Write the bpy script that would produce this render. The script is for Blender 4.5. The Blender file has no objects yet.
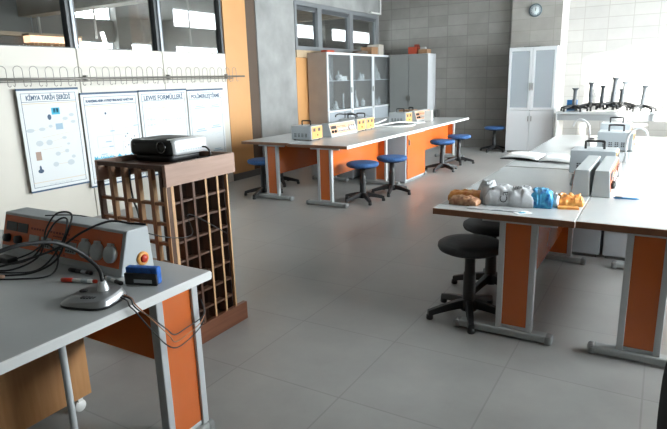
import bpy, bmesh, math, random
from mathutils import Vector, Matrix, noise
random.seed(7)
PI = math.pi
C = bpy.context.scene.collection
SC = bpy.context.scene

# ------------------------------------------------------------------ materials
MATS = {}
def mat(name, col, rough=.5, metal=0., spec=.5, var=0., scale=8., bump=0., coat=0., stretch=None, col2=None):
    if name in MATS: return MATS[name]
    m = bpy.data.materials.new(name); m.use_nodes = True
    nt = m.node_tree; b = nt.nodes['Principled BSDF']
    b.inputs['Base Color'].default_value = (*col, 1)
    b.inputs['Roughness'].default_value = rough
    b.inputs['Metallic'].default_value = metal
    b.inputs['Specular IOR Level'].default_value = spec
    b.inputs['Coat Weight'].default_value = coat
    if var or bump:
        tc = nt.nodes.new('ShaderNodeTexCoord'); mp = nt.nodes.new('ShaderNodeMapping')
        nt.links.new(tc.outputs['Object'], mp.inputs['Vector'])
        if stretch: mp.inputs['Scale'].default_value = stretch
        n = nt.nodes.new('ShaderNodeTexNoise'); n.inputs['Scale'].default_value = scale; n.inputs['Detail'].default_value = 5
        nt.links.new(mp.outputs[0], n.inputs['Vector'])
        if var:
            r = nt.nodes.new('ShaderNodeValToRGB')
            c2 = col2 or tuple(min(1, c * (1 + var)) for c in col)
            c1 = tuple(c * (1 - var) for c in col) if not col2 else col
            r.color_ramp.elements[0].position = .3; r.color_ramp.elements[1].position = .7
            r.color_ramp.elements[0].color = (*c1, 1); r.color_ramp.elements[1].color = (*c2, 1)
            nt.links.new(n.outputs['Fac'], r.inputs['Fac']); nt.links.new(r.outputs['Color'], b.inputs['Base Color'])
        if bump:
            bp = nt.nodes.new('ShaderNodeBump'); bp.inputs['Strength'].default_value = bump; bp.inputs['Distance'].default_value = .01
            nt.links.new(n.outputs['Fac'], bp.inputs['Height']); nt.links.new(bp.outputs[0], b.inputs['Normal'])
    MATS[name] = m
    return m

def grid_mat(name, c1, c2, mortar, bw, bh, msize, rot=None, off=(0, 0, 0), rough=.8, var=.12, nscale=3., bump=.15, spec=.4, rvar=0.):
    """stack-bond slabs or blocks: joints on a regular grid, with stains"""
    m = bpy.data.materials.new(name); m.use_nodes = True
    nt = m.node_tree; b = nt.nodes['Principled BSDF']; N = nt.nodes.new; L = nt.links.new
    tc = N('ShaderNodeTexCoord'); mp = N('ShaderNodeMapping')
    L(tc.outputs['Object'], mp.inputs['Vector'])
    sw = N('ShaderNodeSeparateXYZ'); cb = N('ShaderNodeCombineXYZ')
    mp.inputs['Location'].default_value = off
    L(mp.outputs[0], sw.inputs[0])
    a, d = {'XY': ('X', 'Y'), 'XZ': ('X', 'Z'), 'YZ': ('Y', 'Z')}[rot or 'XY']
    L(sw.outputs[a], cb.inputs['X']); L(sw.outputs[d], cb.inputs['Y'])
    br = N('ShaderNodeTexBrick'); br.offset = 0; br.squash = 1
    br.inputs['Scale'].default_value = 1; br.inputs['Mortar Size'].default_value = msize; br.inputs['Mortar Smooth'].default_value = .2
    br.inputs['Bias'].default_value = 0; br.inputs['Brick Width'].default_value = bw; br.inputs['Row Height'].default_value = bh
    br.inputs['Color1'].default_value = (*c1, 1); br.inputs['Color2'].default_value = (*c2, 1); br.inputs['Mortar'].default_value = (*mortar, 1)
    L(cb.outputs[0], br.inputs['Vector'])
    n = N('ShaderNodeTexNoise'); n.inputs['Scale'].default_value = nscale; n.inputs['Detail'].default_value = 8; n.inputs['Roughness'].default_value = .65
    L(tc.outputs['Object'], n.inputs['Vector'])
    mr = N('ShaderNodeMapRange'); mr.inputs['From Min'].default_value = .3; mr.inputs['From Max'].default_value = .7
    mr.inputs['To Min'].default_value = 1 - var; mr.inputs['To Max'].default_value = 1 + var
    L(n.outputs['Fac'], mr.inputs['Value'])
    mx = N('ShaderNodeMix'); mx.data_type = 'RGBA'; mx.blend_type = 'MULTIPLY'; mx.inputs['Factor'].default_value = 1
    L(br.outputs['Color'], mx.inputs['A']); L(mr.outputs[0], mx.inputs['B'])
    L(mx.outputs['Result'], b.inputs['Base Color'])
    b.inputs['Roughness'].default_value = rough; b.inputs['Specular IOR Level'].default_value = spec
    if rvar:
        m2 = N('ShaderNodeMapRange'); m2.inputs['From Min'].default_value = .3; m2.inputs['From Max'].default_value = .7
        m2.inputs['To Min'].default_value = rough - rvar; m2.inputs['To Max'].default_value = rough + rvar
        L(n.outputs['Fac'], m2.inputs['Value']); L(m2.outputs[0], b.inputs['Roughness'])
    bp = N('ShaderNodeBump'); bp.inputs['Strength'].default_value = bump; bp.inputs['Distance'].default_value = .004
    iv = N('ShaderNodeMath'); iv.operation = 'SUBTRACT'; iv.inputs[0].default_value = 1
    L(br.outputs['Fac'], iv.inputs[1]); L(iv.outputs[0], bp.inputs['Height']); L(bp.outputs[0], b.inputs['Normal'])
    MATS[name] = m
    return m

def glass_mat(name, tint=(.95, .97, .98), refl=.5, haze=0., hazecol=(.8, .85, .88)):
    m = bpy.data.materials.new(name); m.use_nodes = True
    nt = m.node_tree; N = nt.nodes.new; L = nt.links.new
    nt.nodes.remove(nt.nodes['Principled BSDF'])
    out = nt.nodes['Material Output']
    t = N('ShaderNodeBsdfTransparent'); t.inputs['Color'].default_value = (*tint, 1)
    g = N('ShaderNodeBsdfGlossy'); g.inputs['Roughness'].default_value = .02
    fr = N('ShaderNodeFresnel'); fr.inputs['IOR'].default_value = 1.5
    mm = N('ShaderNodeMath'); mm.operation = 'MULTIPLY'; mm.inputs[1].default_value = refl * 2
    L(fr.outputs[0], mm.inputs[0])
    s = N('ShaderNodeMixShader'); L(mm.outputs[0], s.inputs['Fac']); L(t.outputs[0], s.inputs[1]); L(g.outputs[0], s.inputs[2])
    last = s
    if haze:
        d = N('ShaderNodeBsdfDiffuse'); d.inputs['Color'].default_value = (*hazecol, 1)
        s2 = N('ShaderNodeMixShader'); s2.inputs['Fac'].default_value = haze
        L(s.outputs[0], s2.inputs[1]); L(d.outputs[0], s2.inputs[2]); last = s2
    L(last.outputs[0], out.inputs['Surface'])
    MATS[name] = m
    return m

def emit_mat(name, col, strength):
    m = bpy.data.materials.new(name); m.use_nodes = True
    b = m.node_tree.nodes['Principled BSDF']
    b.inputs['Base Color'].default_value = (*col, 1)
    b.inputs['Emission Color'].default_value = (*col, 1); b.inputs['Emission Strength'].default_value = strength
    MATS[name] = m
    return m

def wood_mat(name, c1, c2, axis='Z', rough=.5, scale=1.):
    st = {'X': (1.5, 22, 22), 'Y': (22, 1.5, 22), 'Z': (22, 22, 1.5)}[axis]
    return mat(name, c1, rough, var=.3, scale=2.2 * scale, stretch=st, col2=c2, bump=.05)

cream = mat('cream laminate', (.60, .565, .50), .45, var=.03, scale=2)
orange = mat('orange laminate', (.60, .138, .028), .14, spec=.5, var=.05, scale=3)
orange_wall = mat('orange wall panel', (.54, .28, .11), .35, var=.06, scale=2)
white_top = mat('pale grey laminate top', (.51, .525, .525), .26, spec=.5, var=.03, scale=4)
white_edge = mat('white plastic edging', (.74, .75, .74), .35)
brown_edge = mat('brown edging', (.20, .085, .04), .4, var=.15, scale=20)
grey_metal = mat('grey painted steel', (.50, .52, .53), .38, spec=.5)
grey_foot = mat('grey painted foot', (.36, .38, .38), .4)
grey_cap = mat('grey plastic cap', (.22, .23, .23), .5)
black_pl = mat('black plastic', (.012, .012, .013), .45)
black_soft = mat('black vinyl', (.013, .014, .016), .55, var=.2, scale=40, bump=.15)
blue_fab = mat('blue speckled fabric', (.03, .095, .25), .8, var=.5, scale=120, bump=.3)
steel = mat('brushed steel', (.23, .215, .195), .42, metal=.5)
gas_steel = mat('dark steel column', (.03, .03, .035), .35, metal=.5)
box_grey = mat('light grey enamel', (.44, .48, .51), .4)
box_grey2 = mat('console grey enamel', (.43, .46, .47), .42)
plate_orange = mat('orange face plate', (.62, .12, .03), .4, var=.06, scale=6)
plate_pale = mat('amber face plate', (.74, .35, .11), .35)
socket_grey = mat('grey socket plastic', (.42, .44, .44), .4)
print_dark = mat('dark print', (.06, .06, .06), .6)
print_red = mat('dark red print', (.22, .03, .015), .6)
white_pl = mat('white plastic', (.80, .80, .78), .35)
cab_white = mat('white cabinet laminate', (.62, .64, .66), .35)
cab_grey = mat('grey cabinet laminate', (.24, .245, .24), .42, var=.03, scale=3)
cab_side = mat('beech cabinet side', (.38, .32, .275), .5, var=.06, scale=5)
frame_dark = mat('dark window frame', (.07, .075, .08), .4)
frame_grey = mat('grey aluminium frame', (.33, .35, .38), .35, metal=.3)
frame_mid = mat('slate grey frame', (.17, .18, .19), .45)
concrete = mat('cast concrete', (.27, .272, .268), .85, var=.22, scale=2.2, bump=.12)
concrete_dk = mat('dark concrete', (.20, .20, .20), .9, var=.2, scale=3)
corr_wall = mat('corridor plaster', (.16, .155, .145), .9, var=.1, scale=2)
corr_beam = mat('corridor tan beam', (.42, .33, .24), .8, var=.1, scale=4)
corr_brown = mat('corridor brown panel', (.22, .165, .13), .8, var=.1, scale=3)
dark_brown = mat('dark brown strip', (.07, .042, .025), .6)
base_grey = mat('dark grey skirting', (.10, .095, .09), .5)
tan_trim = mat('tan timber ledge', (.44, .33, .21), .55, var=.1, scale=6)
lect_face = wood_mat('pinkish brown board', (.30, .19, .145), (.37, .24, .185), 'Y', .42)
lect_dark = wood_mat('dark walnut slat', (.06, .026, .014), (.095, .042, .022), 'Z', .5)
lect_pale = wood_mat('pale timber edge', (.46, .27, .13), (.54, .33, .17), 'Z', .55)
lect_mid = wood_mat('mid brown slat', (.20, .095, .045), (.28, .15, .08), 'Z', .5)
lect_base = wood_mat('dark walnut board', (.13, .045, .022), (.19, .075, .04), 'Y', .4)
drawer_wood = wood_mat('oak veneer', (.42, .20, .075), (.50, .26, .11), 'Z', .45)
silver = mat('silver plastic', (.36, .37, .38), .3, metal=.6)
silver_lt = mat('bright silver plastic', (.66, .67, .68), .28, metal=.35)
proj_black = mat('black projector shell', (.010, .010, .009), .42, spec=.3)
lens_mat = mat('lens glass', (.004, .004, .006), .05, coat=1)
paper = mat('poster paper', (.655, .675, .68), .6)
paper_w = mat('white paper', (.86, .87, .87), .6)
navy = mat('navy print', (.035, .075, .14), .5)
blue_line = mat('pale blue print', (.30, .42, .52), .6)
grey_print = mat('pale grey print', (.48, .53, .56), .6)
cyan_print = mat('cyan print', (.05, .42, .62), .6)
tan_print = mat('tan print', (.60, .47, .30), .6)
red_pl = mat('red plastic', (.50, .035, .012), .35)
blue_pl = mat('blue eraser foam', (.02, .13, .50), .6, var=.3, scale=60)
bag_white = mat('cloudy white plastic film', (.54, .55, .565), .25, spec=.6, var=.3, scale=14)
bag_blue = mat('blue printed film', (.012, .09, .34), .25, var=.9, scale=30, col2=(.10, .52, .74))
snack = mat('orange snack wrapper', (.60, .16, .03), .3, var=.5, scale=30, col2=(.85, .45, .12))
snack_br = mat('brown biscuit wrapper', (.30, .10, .05), .35, var=.5, scale=50, col2=(.60, .36, .20))
carton = mat('brown carton', (.30, .17, .09), .7, var=.1, scale=8)
red_box_m = mat('red carton', (.42, .06, .025), .5)
blue_box_m = mat('blue carton', (.02, .16, .42), .5)
hose_white = mat('white rubber hose', (.75, .75, .73), .4)
copper = mat('copper wire ends', (.45, .20, .09), .4)
clock_face = mat('pale clock face', (.62, .68, .70), .4)
clock_rim = mat('teal grey clock rim', (.10, .14, .16), .35)
tile_seam = mat('seam shadow gap', (.03, .028, .025), .9)
clear = glass_mat('window glass', (.93, .95, .95), .35)
cab_glass = glass_mat('cabinet glass', (.95, .97, .98), .25, .04, (.6, .64, .66))
frost = glass_mat('frosted cabinet glass', (.92, .95, .97), .2, .34, (.72, .77, .82))
labglass = glass_mat('laboratory glass', (.95, .96, .96), .6, .65, (.90, .92, .91))
floor_m = grid_mat('concrete slab floor', (.305, .30, .288), (.318, .313, .30), (.255, .25, .24), .635, .66, .0045, 'XY',
                   (1.2225 + .635 * 40, -2.055 + .66 * 40, 0), rough=.36, var=.13, nscale=1.6, bump=.1, spec=.45, rvar=.08)
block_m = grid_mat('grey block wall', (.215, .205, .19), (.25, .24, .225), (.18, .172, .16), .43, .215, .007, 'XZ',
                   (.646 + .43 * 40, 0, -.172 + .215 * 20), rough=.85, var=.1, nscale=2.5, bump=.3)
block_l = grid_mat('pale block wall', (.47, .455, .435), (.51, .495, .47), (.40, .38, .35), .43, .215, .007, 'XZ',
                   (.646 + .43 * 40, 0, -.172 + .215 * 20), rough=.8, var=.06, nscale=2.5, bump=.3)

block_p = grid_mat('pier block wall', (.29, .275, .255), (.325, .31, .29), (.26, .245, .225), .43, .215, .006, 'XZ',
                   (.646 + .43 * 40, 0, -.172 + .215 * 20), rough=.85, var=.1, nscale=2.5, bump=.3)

# ------------------------------------------------------------------ mesh builder
class MB:
    """collects shapes into one mesh"""
    def __init__(s): s.bm = bmesh.new()
    def _add(s, verts, faces, smooth=False):
        vs = [s.bm.verts.new(v) for v in verts]
        for f in faces:
            try:
                fc = s.bm.faces.new([vs[i] for i in f]); fc.smooth = smooth
            except ValueError: pass
        return s
    def box(s, x0, x1, y0, y1, z0, z1):
        v = [(x, y, z) for x in (x0, x1) for y in (y0, y1) for z in (z0, z1)]
        return s._add(v, [(0, 1, 3, 2), (4, 6, 7, 5), (0, 4, 5, 1), (2, 3, 7, 6), (0, 2, 6, 4), (1, 5, 7, 3)])
    def prism(s, pts, vec):
        """extrude a closed polygon (3-D points) along vec"""
        n = len(pts); v = [Vector(p) for p in pts] + [Vector(p) + Vector(vec) for p in pts]
        f = [tuple(range(n))[::-1], tuple(range(n, 2 * n))] + [(i, (i + 1) % n, n + (i + 1) % n, n + i) for i in range(n)]
        return s._add(v, f)
    def lathe(s, prof, o=(0, 0, 0), seg=20, axis=(0, 0, 1), smooth=True, cap=True):
        q = Vector((0, 0, 1)).rotation_difference(Vector(axis)).to_matrix()
        v = []; f = []
        for r, z in prof:
            for k in range(seg):
                a = 2 * PI * k / seg
                v.append(Vector(o) + q @ Vector((max(r, 1e-5) * math.cos(a), max(r, 1e-5) * math.sin(a), z)))
        for i in range(len(prof) - 1):
            for k in range(seg):
                k2 = (k + 1) % seg
                f.append((i * seg + k, i * seg + k2, (i + 1) * seg + k2, (i + 1) * seg + k))
        if cap:
            f.append(tuple(range(seg))[::-1]); f.append(tuple((len(prof) - 1) * seg + k for k in range(seg)))
        return s._add(v, f, smooth)
    def cyl(s, a, b, r, seg=12, r2=None):
        a = Vector(a); b = Vector(b); d = b - a
        return s.lathe([(r, 0), (r if r2 is None else r2, d.length)], a, seg, d.normalized())
    def tube(s, pts, r, seg=8, closed=False, spline=True, n=6, r_end=None):
        P = [Vector(p) for p in pts]
        if spline: P = catmull(P, n)
        v = []; f = []; N = len(P); up = None
        for i, p in enumerate(P):
            t = (P[min(i + 1, N - 1)] - P[max(i - 1, 0)]).normalized()
            if up is None:
                up = t.orthogonal().normalized()
            up = (up - t * up.dot(t))
            up = up.normalized() if up.length > 1e-6 else t.orthogonal().normalized()
            w = t.cross(up)
            rr = r if r_end is None else r + (r_end - r) * i / (N - 1)
            for k in range(seg):
                a = 2 * PI * k / seg
                v.append(p + (up * math.cos(a) + w * math.sin(a)) * rr)
        for i in range(N - 1):
            for k in range(seg):
                k2 = (k + 1) % seg
                f.append((i * seg + k, i * seg + k2, (i + 1) * seg + k2, (i + 1) * seg + k))
        f.append(tuple(range(seg))[::-1]); f.append(tuple((N - 1) * seg + k for k in range(seg)))
        return s._add(v, f, True)
    def torus(s, o, R, r, axis=(0, 0, 1), seg=24, ts=10):
        q = Vector((0, 0, 1)).rotation_difference(Vector(axis)).to_matrix()
        v = []; f = []
        for i in range(seg):
            a = 2 * PI * i / seg
            for k in range(ts):
                b = 2 * PI * k / ts
                v.append(Vector(o) + q @ Vector(((R + r * math.cos(b)) * math.cos(a), (R + r * math.cos(b)) * math.sin(a), r * math.sin(b))))
        for i in range(seg):
            for k in range(ts):
                i2 = (i + 1) % seg; k2 = (k + 1) % ts
                f.append((i * ts + k, i2 * ts + k, i2 * ts + k2, i * ts + k2))
        return s._add(v, f, True)
    def pillow(s, L, W, H, nu=36, nv=22, seed=0, crumple=.01, base=0., flat_end=True):
        """a soft packet lying flat: length L on x, width W on y"""
        v = []; f = []
        def h(u, w): return max(0, (1 - abs(u) ** 5)) ** .6 * max(0, (1 - abs(w) ** 3)) ** .6
        for side in (1, 0):
            for i in range(nu + 1):
                for j in range(nv + 1):
                    u = -1 + 2 * i / nu; w = -1 + 2 * j / nv
                    q = Vector((u * 3, w * 2, seed * 3.1 + side))
                    n = noise.noise(q) + .5 * noise.noise(q * 2.3) + .35 * abs(noise.noise(q * 4.1))
                    hh = h(u, w)
                    z = base + H * .5 + (H * .5 * hh * (1 if side else -1)) + (crumple * n * (.3 + hh) if side else 0)
                    ex = crumple * 1.2 * noise.noise(Vector((w * 4, u * 4, seed + 9)))
                    v.append((u * L / 2 + ex, w * W / 2 * (1 - .06 * noise.noise(Vector((u * 4, 0, seed)))), max(z, base + .0005) if side else base))
        M = (nu + 1) * (nv + 1)
        for i in range(nu):
            for j in range(nv):
                a = i * (nv + 1) + j
                f.append((a, a + nv + 1, a + nv + 2, a + 1)); f.append((M + a, M + a + 1, M + a + nv + 2, M + a + nv + 1))
        for i in range(nu):
            for j in (0, nv):
                a = i * (nv + 1) + j; f.append((a, M + a, M + a + nv + 1, a + nv + 1) if j == 0 else (a, a + nv + 1, M + a + nv + 1, M + a))
        for j in range(nv):
            for i in (0, nu):
                a = i * (nv + 1) + j; f.append((a, a + 1, M + a + 1, M + a) if i == 0 else (a, M + a, M + a + 1, a + 1))
        return s._add(v, f, True)
    def xf(s, M):
        bmesh.ops.transform(s.bm, matrix=M, verts=s.bm.verts); return s
    def build(s, name, m, parent=None, bevel=0., kind=None, label=None, world=True):
        bmesh.ops.recalc_face_normals(s.bm, faces=s.bm.faces)
        me = bpy.data.meshes.new(name)
        if parent is not None and world:
            bmesh.ops.transform(s.bm, matrix=parent_world(parent).inverted(), verts=s.bm.verts)
        s.bm.to_mesh(me); s.bm.free()
        o = bpy.data.objects.new(name, me); C.objects.link(o)
        me.materials.append(m)
        if parent is not None: o.parent = parent
        if bevel:
            b = o.modifiers.new('bevel', 'BEVEL'); b.width = bevel; b.segments = 2; b.limit_method = 'ANGLE'; b.angle_limit = math.radians(50)
        if kind: o['kind'] = kind
        if label: o['label'] = label
        return o

def parent_world(o):
    M = Matrix.LocRotScale(o.location, o.rotation_euler, o.scale)
    while o.parent is not None:
        o = o.parent; M = Matrix.LocRotScale(o.location, o.rotation_euler, o.scale) @ M
    return M

def catmull(P, n):
    out = []
    for i in range(len(P) - 1):
        p0 = P[max(i - 1, 0)]; p1 = P[i]; p2 = P[i + 1]; p3 = P[min(i + 2, len(P) - 1)]
        for k in range(n):
            t = k / n
            out.append(.5 * ((2 * p1) + (p2 - p0) * t + (2 * p0 - 5 * p1 + 4 * p2 - p3) * t * t + (3 * p1 - p0 - 3 * p2 + p3) * t ** 3))
    out.append(P[-1])
    return out

def tag(o, label, cat, group=None):
    o['label'] = label; o['category'] = cat
    if group: o['group'] = group
    return o
def thing(name, label, cat, loc=(0, 0, 0), rz=0., group=None):
    o = bpy.data.objects.new(name, None); C.objects.link(o)
    o.empty_display_size = .1; o.location = loc; o.rotation_euler = (0, 0, rz)
    return tag(o, label, cat, group)
def kids(o): return [c for c in C.objects if c.parent is o]
def dup(root, loc, rz=None, label=None, group=None):
    """a copy of a thing with its parts and sub-parts"""
    r = root.copy(); C.objects.link(r); r.location = loc
    if rz is not None: r.rotation_euler = (0, 0, rz)
    if label: r['label'] = label
    if group: r['group'] = group
    def rec(a, b):
        for ch in kids(a):
            c = ch.copy(); C.objects.link(c); c.parent = b; rec(ch, c)
    rec(root, r)
    return r
def text(name, s, size, m, parent, o, u, v, width=None, align='LEFT', depth=.0006, bold=.0):
    """raised lettering: o origin, u reading direction, v up direction (world)"""
    cu = bpy.data.curves.new(name, 'FONT'); cu.body = s; cu.size = size; cu.align_x = align; cu.extrude = depth; cu.offset = bold; cu.resolution_u = 2
    t = bpy.data.objects.new(name, cu); C.objects.link(t)
    dg = bpy.context.evaluated_depsgraph_get(); dg.update()
    me = bpy.data.meshes.new_from_object(t.evaluated_get(dg))
    bpy.data.objects.remove(t); bpy.data.curves.remove(cu)
    u = Vector(u).normalized(); v = Vector(v).normalized(); w = u.cross(v)
    xs = [q.co.x for q in me.vertices] or [0]
    sx = 1.
    if width: sx = width / max(1e-6, max(xs) - min(xs))
    M = Matrix(((u.x * sx, v.x, w.x, o[0]), (u.y * sx, v.y, w.y, o[1]), (u.z * sx, v.z, w.z, o[2]), (0, 0, 0, 1)))
    me.transform((parent_world(parent).inverted() @ M) if parent else M)
    ob = bpy.data.objects.new(name, me); C.objects.link(ob); me.materials.clear(); me.materials.append(m)
    ob.parent = parent
    return ob
def struct(mb, name, m, bevel=0., parent=None):
    return mb.build(name, m, parent, bevel, kind='structure')

# ------------------------------------------------------------------ camera (recovered from the photograph's vanishing points)
cam = bpy.data.cameras.new('camera'); co = bpy.data.objects.new('camera', cam); C.objects.link(co)
cam.sensor_width = 36; cam.lens = 551.454 / 667 * 36; cam.clip_start = .05
yaw, pit, roll = math.radians(30.766), math.radians(13.723), math.radians(-1.5866)
fw = Vector((-math.sin(yaw) * math.cos(pit), math.cos(yaw) * math.cos(pit), -math.sin(pit)))
rt = Vector((math.cos(yaw), math.sin(yaw), 0)); up = rt.cross(fw)
r2 = math.cos(roll) * rt + math.sin(roll) * up; u2 = -math.sin(roll) * rt + math.cos(roll) * up
co.matrix_world = Matrix(((r2.x, u2.x, -fw.x, 0), (r2.y, u2.y, -fw.y, 0), (r2.z, u2.z, -fw.z, 1.5), (0, 0, 0, 1)))
SC.camera = co

# ------------------------------------------------------------------ setting
LW, RW, FY, CH = -5.69, 1.75, -3.2, 3.35
struct(MB().box(-9.6, RW + .25, FY - .2, 12.9, -.15, 0), 'floor', floor_m)
struct(MB().box(-5.9, RW + .25, FY - .2, 12.9, CH, CH + .2), 'ceiling', mat('painted soffit', (.42, .42, .41), .9, var=.05))
# back walls and the pier between them
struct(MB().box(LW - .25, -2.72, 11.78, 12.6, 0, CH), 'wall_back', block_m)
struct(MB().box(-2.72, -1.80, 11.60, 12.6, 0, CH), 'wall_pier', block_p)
struct(MB().box(-1.80, -1.797, 11.62, 12.40, 0, CH).box(-1.80, RW + .25, 12.40, 12.6, 0, CH), 'wall_end', block_l)  # pale skin on the pier's right side: window light put into colour
struct(MB().box(LW - .25, RW + .25, FY - .2, FY, 0, CH), 'wall_front', mat('cream plaster', (.6, .58, .53), .8, var=.04))
# wall on the right with its windows, plus a near bay added for fill light
W0, W1, SILL, HEAD = 5.3, 12.25, .9, 2.54
N0, N1 = 2.7, 4.7  # unseen near bay, opened to brighten the foreground
struct(MB().box(RW, RW + .2, FY, N0, 0, CH).box(RW, RW + .2, N1, W0, 0, CH).box(RW, RW + .2, N0, N1, 0, SILL).box(RW, RW + .2, N0, N1, HEAD, CH).box(RW, RW + .2, W1, 12.6, 0, CH)
       .box(RW, RW + .2, W0, W1, 0, SILL).box(RW, RW + .2, W0, W1, HEAD, CH), 'wall_right', mat('white plaster', (.7, .69, .66), .8, var=.03))
nwin = 0
def window_unit(x0, x1, y0, y1, z0, z1, fm, gm, t=.05, low=None):
    """frame with one pane, in a wall running along y"""
    global nwin
    nwin += 1
    low = t if low is None else low
    w = bpy.data.objects.new('window_%d' % nwin, None); C.objects.link(w); w['kind'] = 'structure'; w.location = ((x0 + x1) / 2, y0, z0)
    f = MB().box(x0, x1, y0, y0 + t, z0, z1).box(x0, x1, y1 - t, y1, z0, z1).box(x0, x1, y0 + t, y1 - t, z0, z0 + low).box(x0, x1, y0 + t, y1 - t, z1 - t, z1)
    f.build('frame', fm, w, kind='structure')
    xm = (x0 + x1) / 2
    MB().box(xm - .003, xm + .003, y0 + t, y1 - t, z0 + low, z1 - t).build('pane', gm, w, kind='structure')
    return w
for k in range(4):
    a = W0 + (W1 - W0) * k / 4; window_unit(RW + .06, RW + .14, a, W0 + (W1 - W0) * (k + 1) / 4, SILL, HEAD, frame_grey, clear, .05)

for k in range(2): window_unit(RW + .06, RW + .14, N0 + 1.0 * k, N0 + 1.0 * (k + 1), SILL, HEAD, frame_grey, clear, .05)
struct(MB().box(RW + .2, RW + 1.9, 2.4, 2.6, 0, 4.5), 'wall_sun_fin', concrete)  # unseen fin, added to keep the sun out of the near bay

# panelled wall on the left: laminate panels with dark seams, clerestory glazing above
PT = 1.917
seams = [-3.2, -2.18, -.93, .32, 1.57, 2.82, 4.066, 5.316, 6.545]
pw = MB()
for a, b in zip(seams[:-1], seams[1:]): pw.box(LW - .03, LW, a + .006, b - .006, .0, PT)
struct(pw, 'wall_left', cream)
struct(MB().box(LW - .10, LW - .031, -3.2, 6.545, 0, PT), 'trim_1', tile_seam)
for a, b in zip(seams[4:-1], seams[5:]):
    window_unit(LW - .10, LW - .01, a + .012, b - .012, PT, 2.95, frame_dark, clear, .045, .008)
mu = MB()
for s in seams[4:-1]: mu.box(LW - .06, LW + .012, s - .012, s + .022, PT, 2.95)
struct(mu, 'trim_2', frame_grey)
struct(MB().box(LW - .20, LW + .0, -3.2, 6.545, 2.95, CH).box(LW - .1, LW, -3.2, 1.57, PT, 2.95), 'trim_3', concrete)
# orange panels, dark brown strip set back beside them, column, the run of wall behind the cabinets
struct(MB().box(LW - .08, LW, 6.549, 7.07, .105, CH), 'trim_4', orange_wall)
struct(MB().box(LW - .14, LW - .02, 7.07, 7.34, 0, CH), 'trim_5', dark_brown)
struct(MB().box(LW - .06, LW + .008, 6.549, 7.33, 0, .105), 'baseboard_left', base_grey)
struct(MB().box(LW - .55, LW + .0, 7.33, 8.41, 0, CH), 'column', concrete, .012)
struct(MB().box(LW - .08, LW - .0, 8.41, 11.78, .105, 1.90), 'trim_6', orange_wall)
struct(MB().box(LW - .1, LW + .02, 8.41, 11.78, 1.905, 2.03), 'trim_7', tan_trim)
for a, b in ((8.41, 9.24), (9.24, 10.47), (10.47, 11.70)):
    window_unit(LW - .10, LW + .01, a, b, 2.03, 2.86, frame_mid, clear, .07)
struct(MB().box(LW - .22, LW + .03, 8.41, 11.78, 2.86, CH).box(LW - .1, LW + .0, 11.70, 11.78, 2.03, 2.86), 'beam', concrete)
struct(MB().box(LW - .07, LW - .03, 8.5, 11.62, 2.72, 2.80), 'trim_8', frame_dark)
struct(MB().tube([(LW + .06, 11.74, 3.3), (LW + .06, 11.74, 2.93), (LW + .1, 11.62, 2.885), (LW + .1, 11.2, 2.88)], .018, n=5), 'trim_9', white_pl)

# the corridor seen through the clerestory glazing
XW, CE = -8.9, 19.0
struct(MB().box(-9.6, LW - .25, 12.9, CE + .2, -.15, 0), 'floor_corridor', floor_m)
cw = MB().box(XW - .2, XW, FY, 6.3, 0, CH).box(XW - .2, XW, 6.3, CE, 0, 1.3).box(XW - .2, XW, 6.3, CE, 3.04, CH).box(XW - .2, XW, 6.3, CE, 2.29, 2.66)
for y0, y1 in ((7.2, 7.5), (8.22, 8.62), (10.5, 12.9), (14.6, 15.0)): cw.box(XW - .2, XW + .1, y0, y1, 1.3, CH)
struct(cw, 'wall_corridor', corr_wall)
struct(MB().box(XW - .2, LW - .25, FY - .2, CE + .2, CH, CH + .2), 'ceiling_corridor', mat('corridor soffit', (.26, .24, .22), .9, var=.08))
struct(MB().box(XW - .2, LW - .3, FY - .2, FY, 0, CH).box(XW - .2, LW - .3, CE, CE + .2, 0, CH), 'wall_corridor_end', corr_wall)
struct(MB().box(LW - .55, LW - .25, 12.6, CE, 0, CH), 'wall_corridor_inner', corr_wall)
struct(MB().box(XW, XW + .06, 7.46, 8.26, 2.29, CH), 'trim_10', corr_brown)
struct(MB().box(XW, LW - .25, 5.42, 5.68, 2.6, CH).box(XW, LW - .25, 12.2, 12.45, 2.95, CH), 'beam_corridor', corr_beam)
for z0, z1 in ((2.66, 3.04), (1.3, 2.29)):
    for y0, y1 in ((6.3, 7.2), (7.5, 8.22), (8.62, 10.5), (12.9, 14.6), (15.0, CE)):
        window_unit(XW - .12, XW - .06, y0, y1, z0, z1, frame_grey, clear, .02)
lampw = emit_mat('warm strip diffuser', (1.0, .66, .42), 1.1)
x, y, z = -8.7, 5.40, 2.20
t = thing('strip_lamp', 'warm lit strip lamp seen through the glass above the first poster', 'lamp', (x, y, z))
MB().box(x - .1, x + .1, y - .04, y + .90, z + .10, z + .13).build('housing', tan_trim, t)
MB().box(x - .09, x + .09, y - .02, y + .88, z, z + .10).build('diffuser', lampw, t)
lv = MB()
for k in range(12): lv.box(x - .095, x + .095, y + .02 + k * .07, y + .035 + k * .07, z - .04, z)
lv.build('louvre', tan_trim, t)
for yy in (y + .1, y + .8): MB().cyl((x, yy, z + .13), (x, yy, CH), .006, 8).build('hanging_rod', frame_grey, t)
struct(MB().box(XW, XW + .12, FY, 6.3, 2.30, 2.36), 'trim_11', corr_beam)
for y, lab in ((5.62, 'thin grey rod hanging behind the first clerestory pane'),
               (6.66, 'thin grey rod hanging behind the middle clerestory pane'),
               (8.95, 'thin grey rod hanging behind the last clerestory pane')):
    tag(MB().cyl((-8.7, y, 2.32), (-8.7, y, CH), .02, 8).build('hanging_rod', mat('pale corridor rod', (.5, .48, .45), .5)), lab, 'rod')
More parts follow.
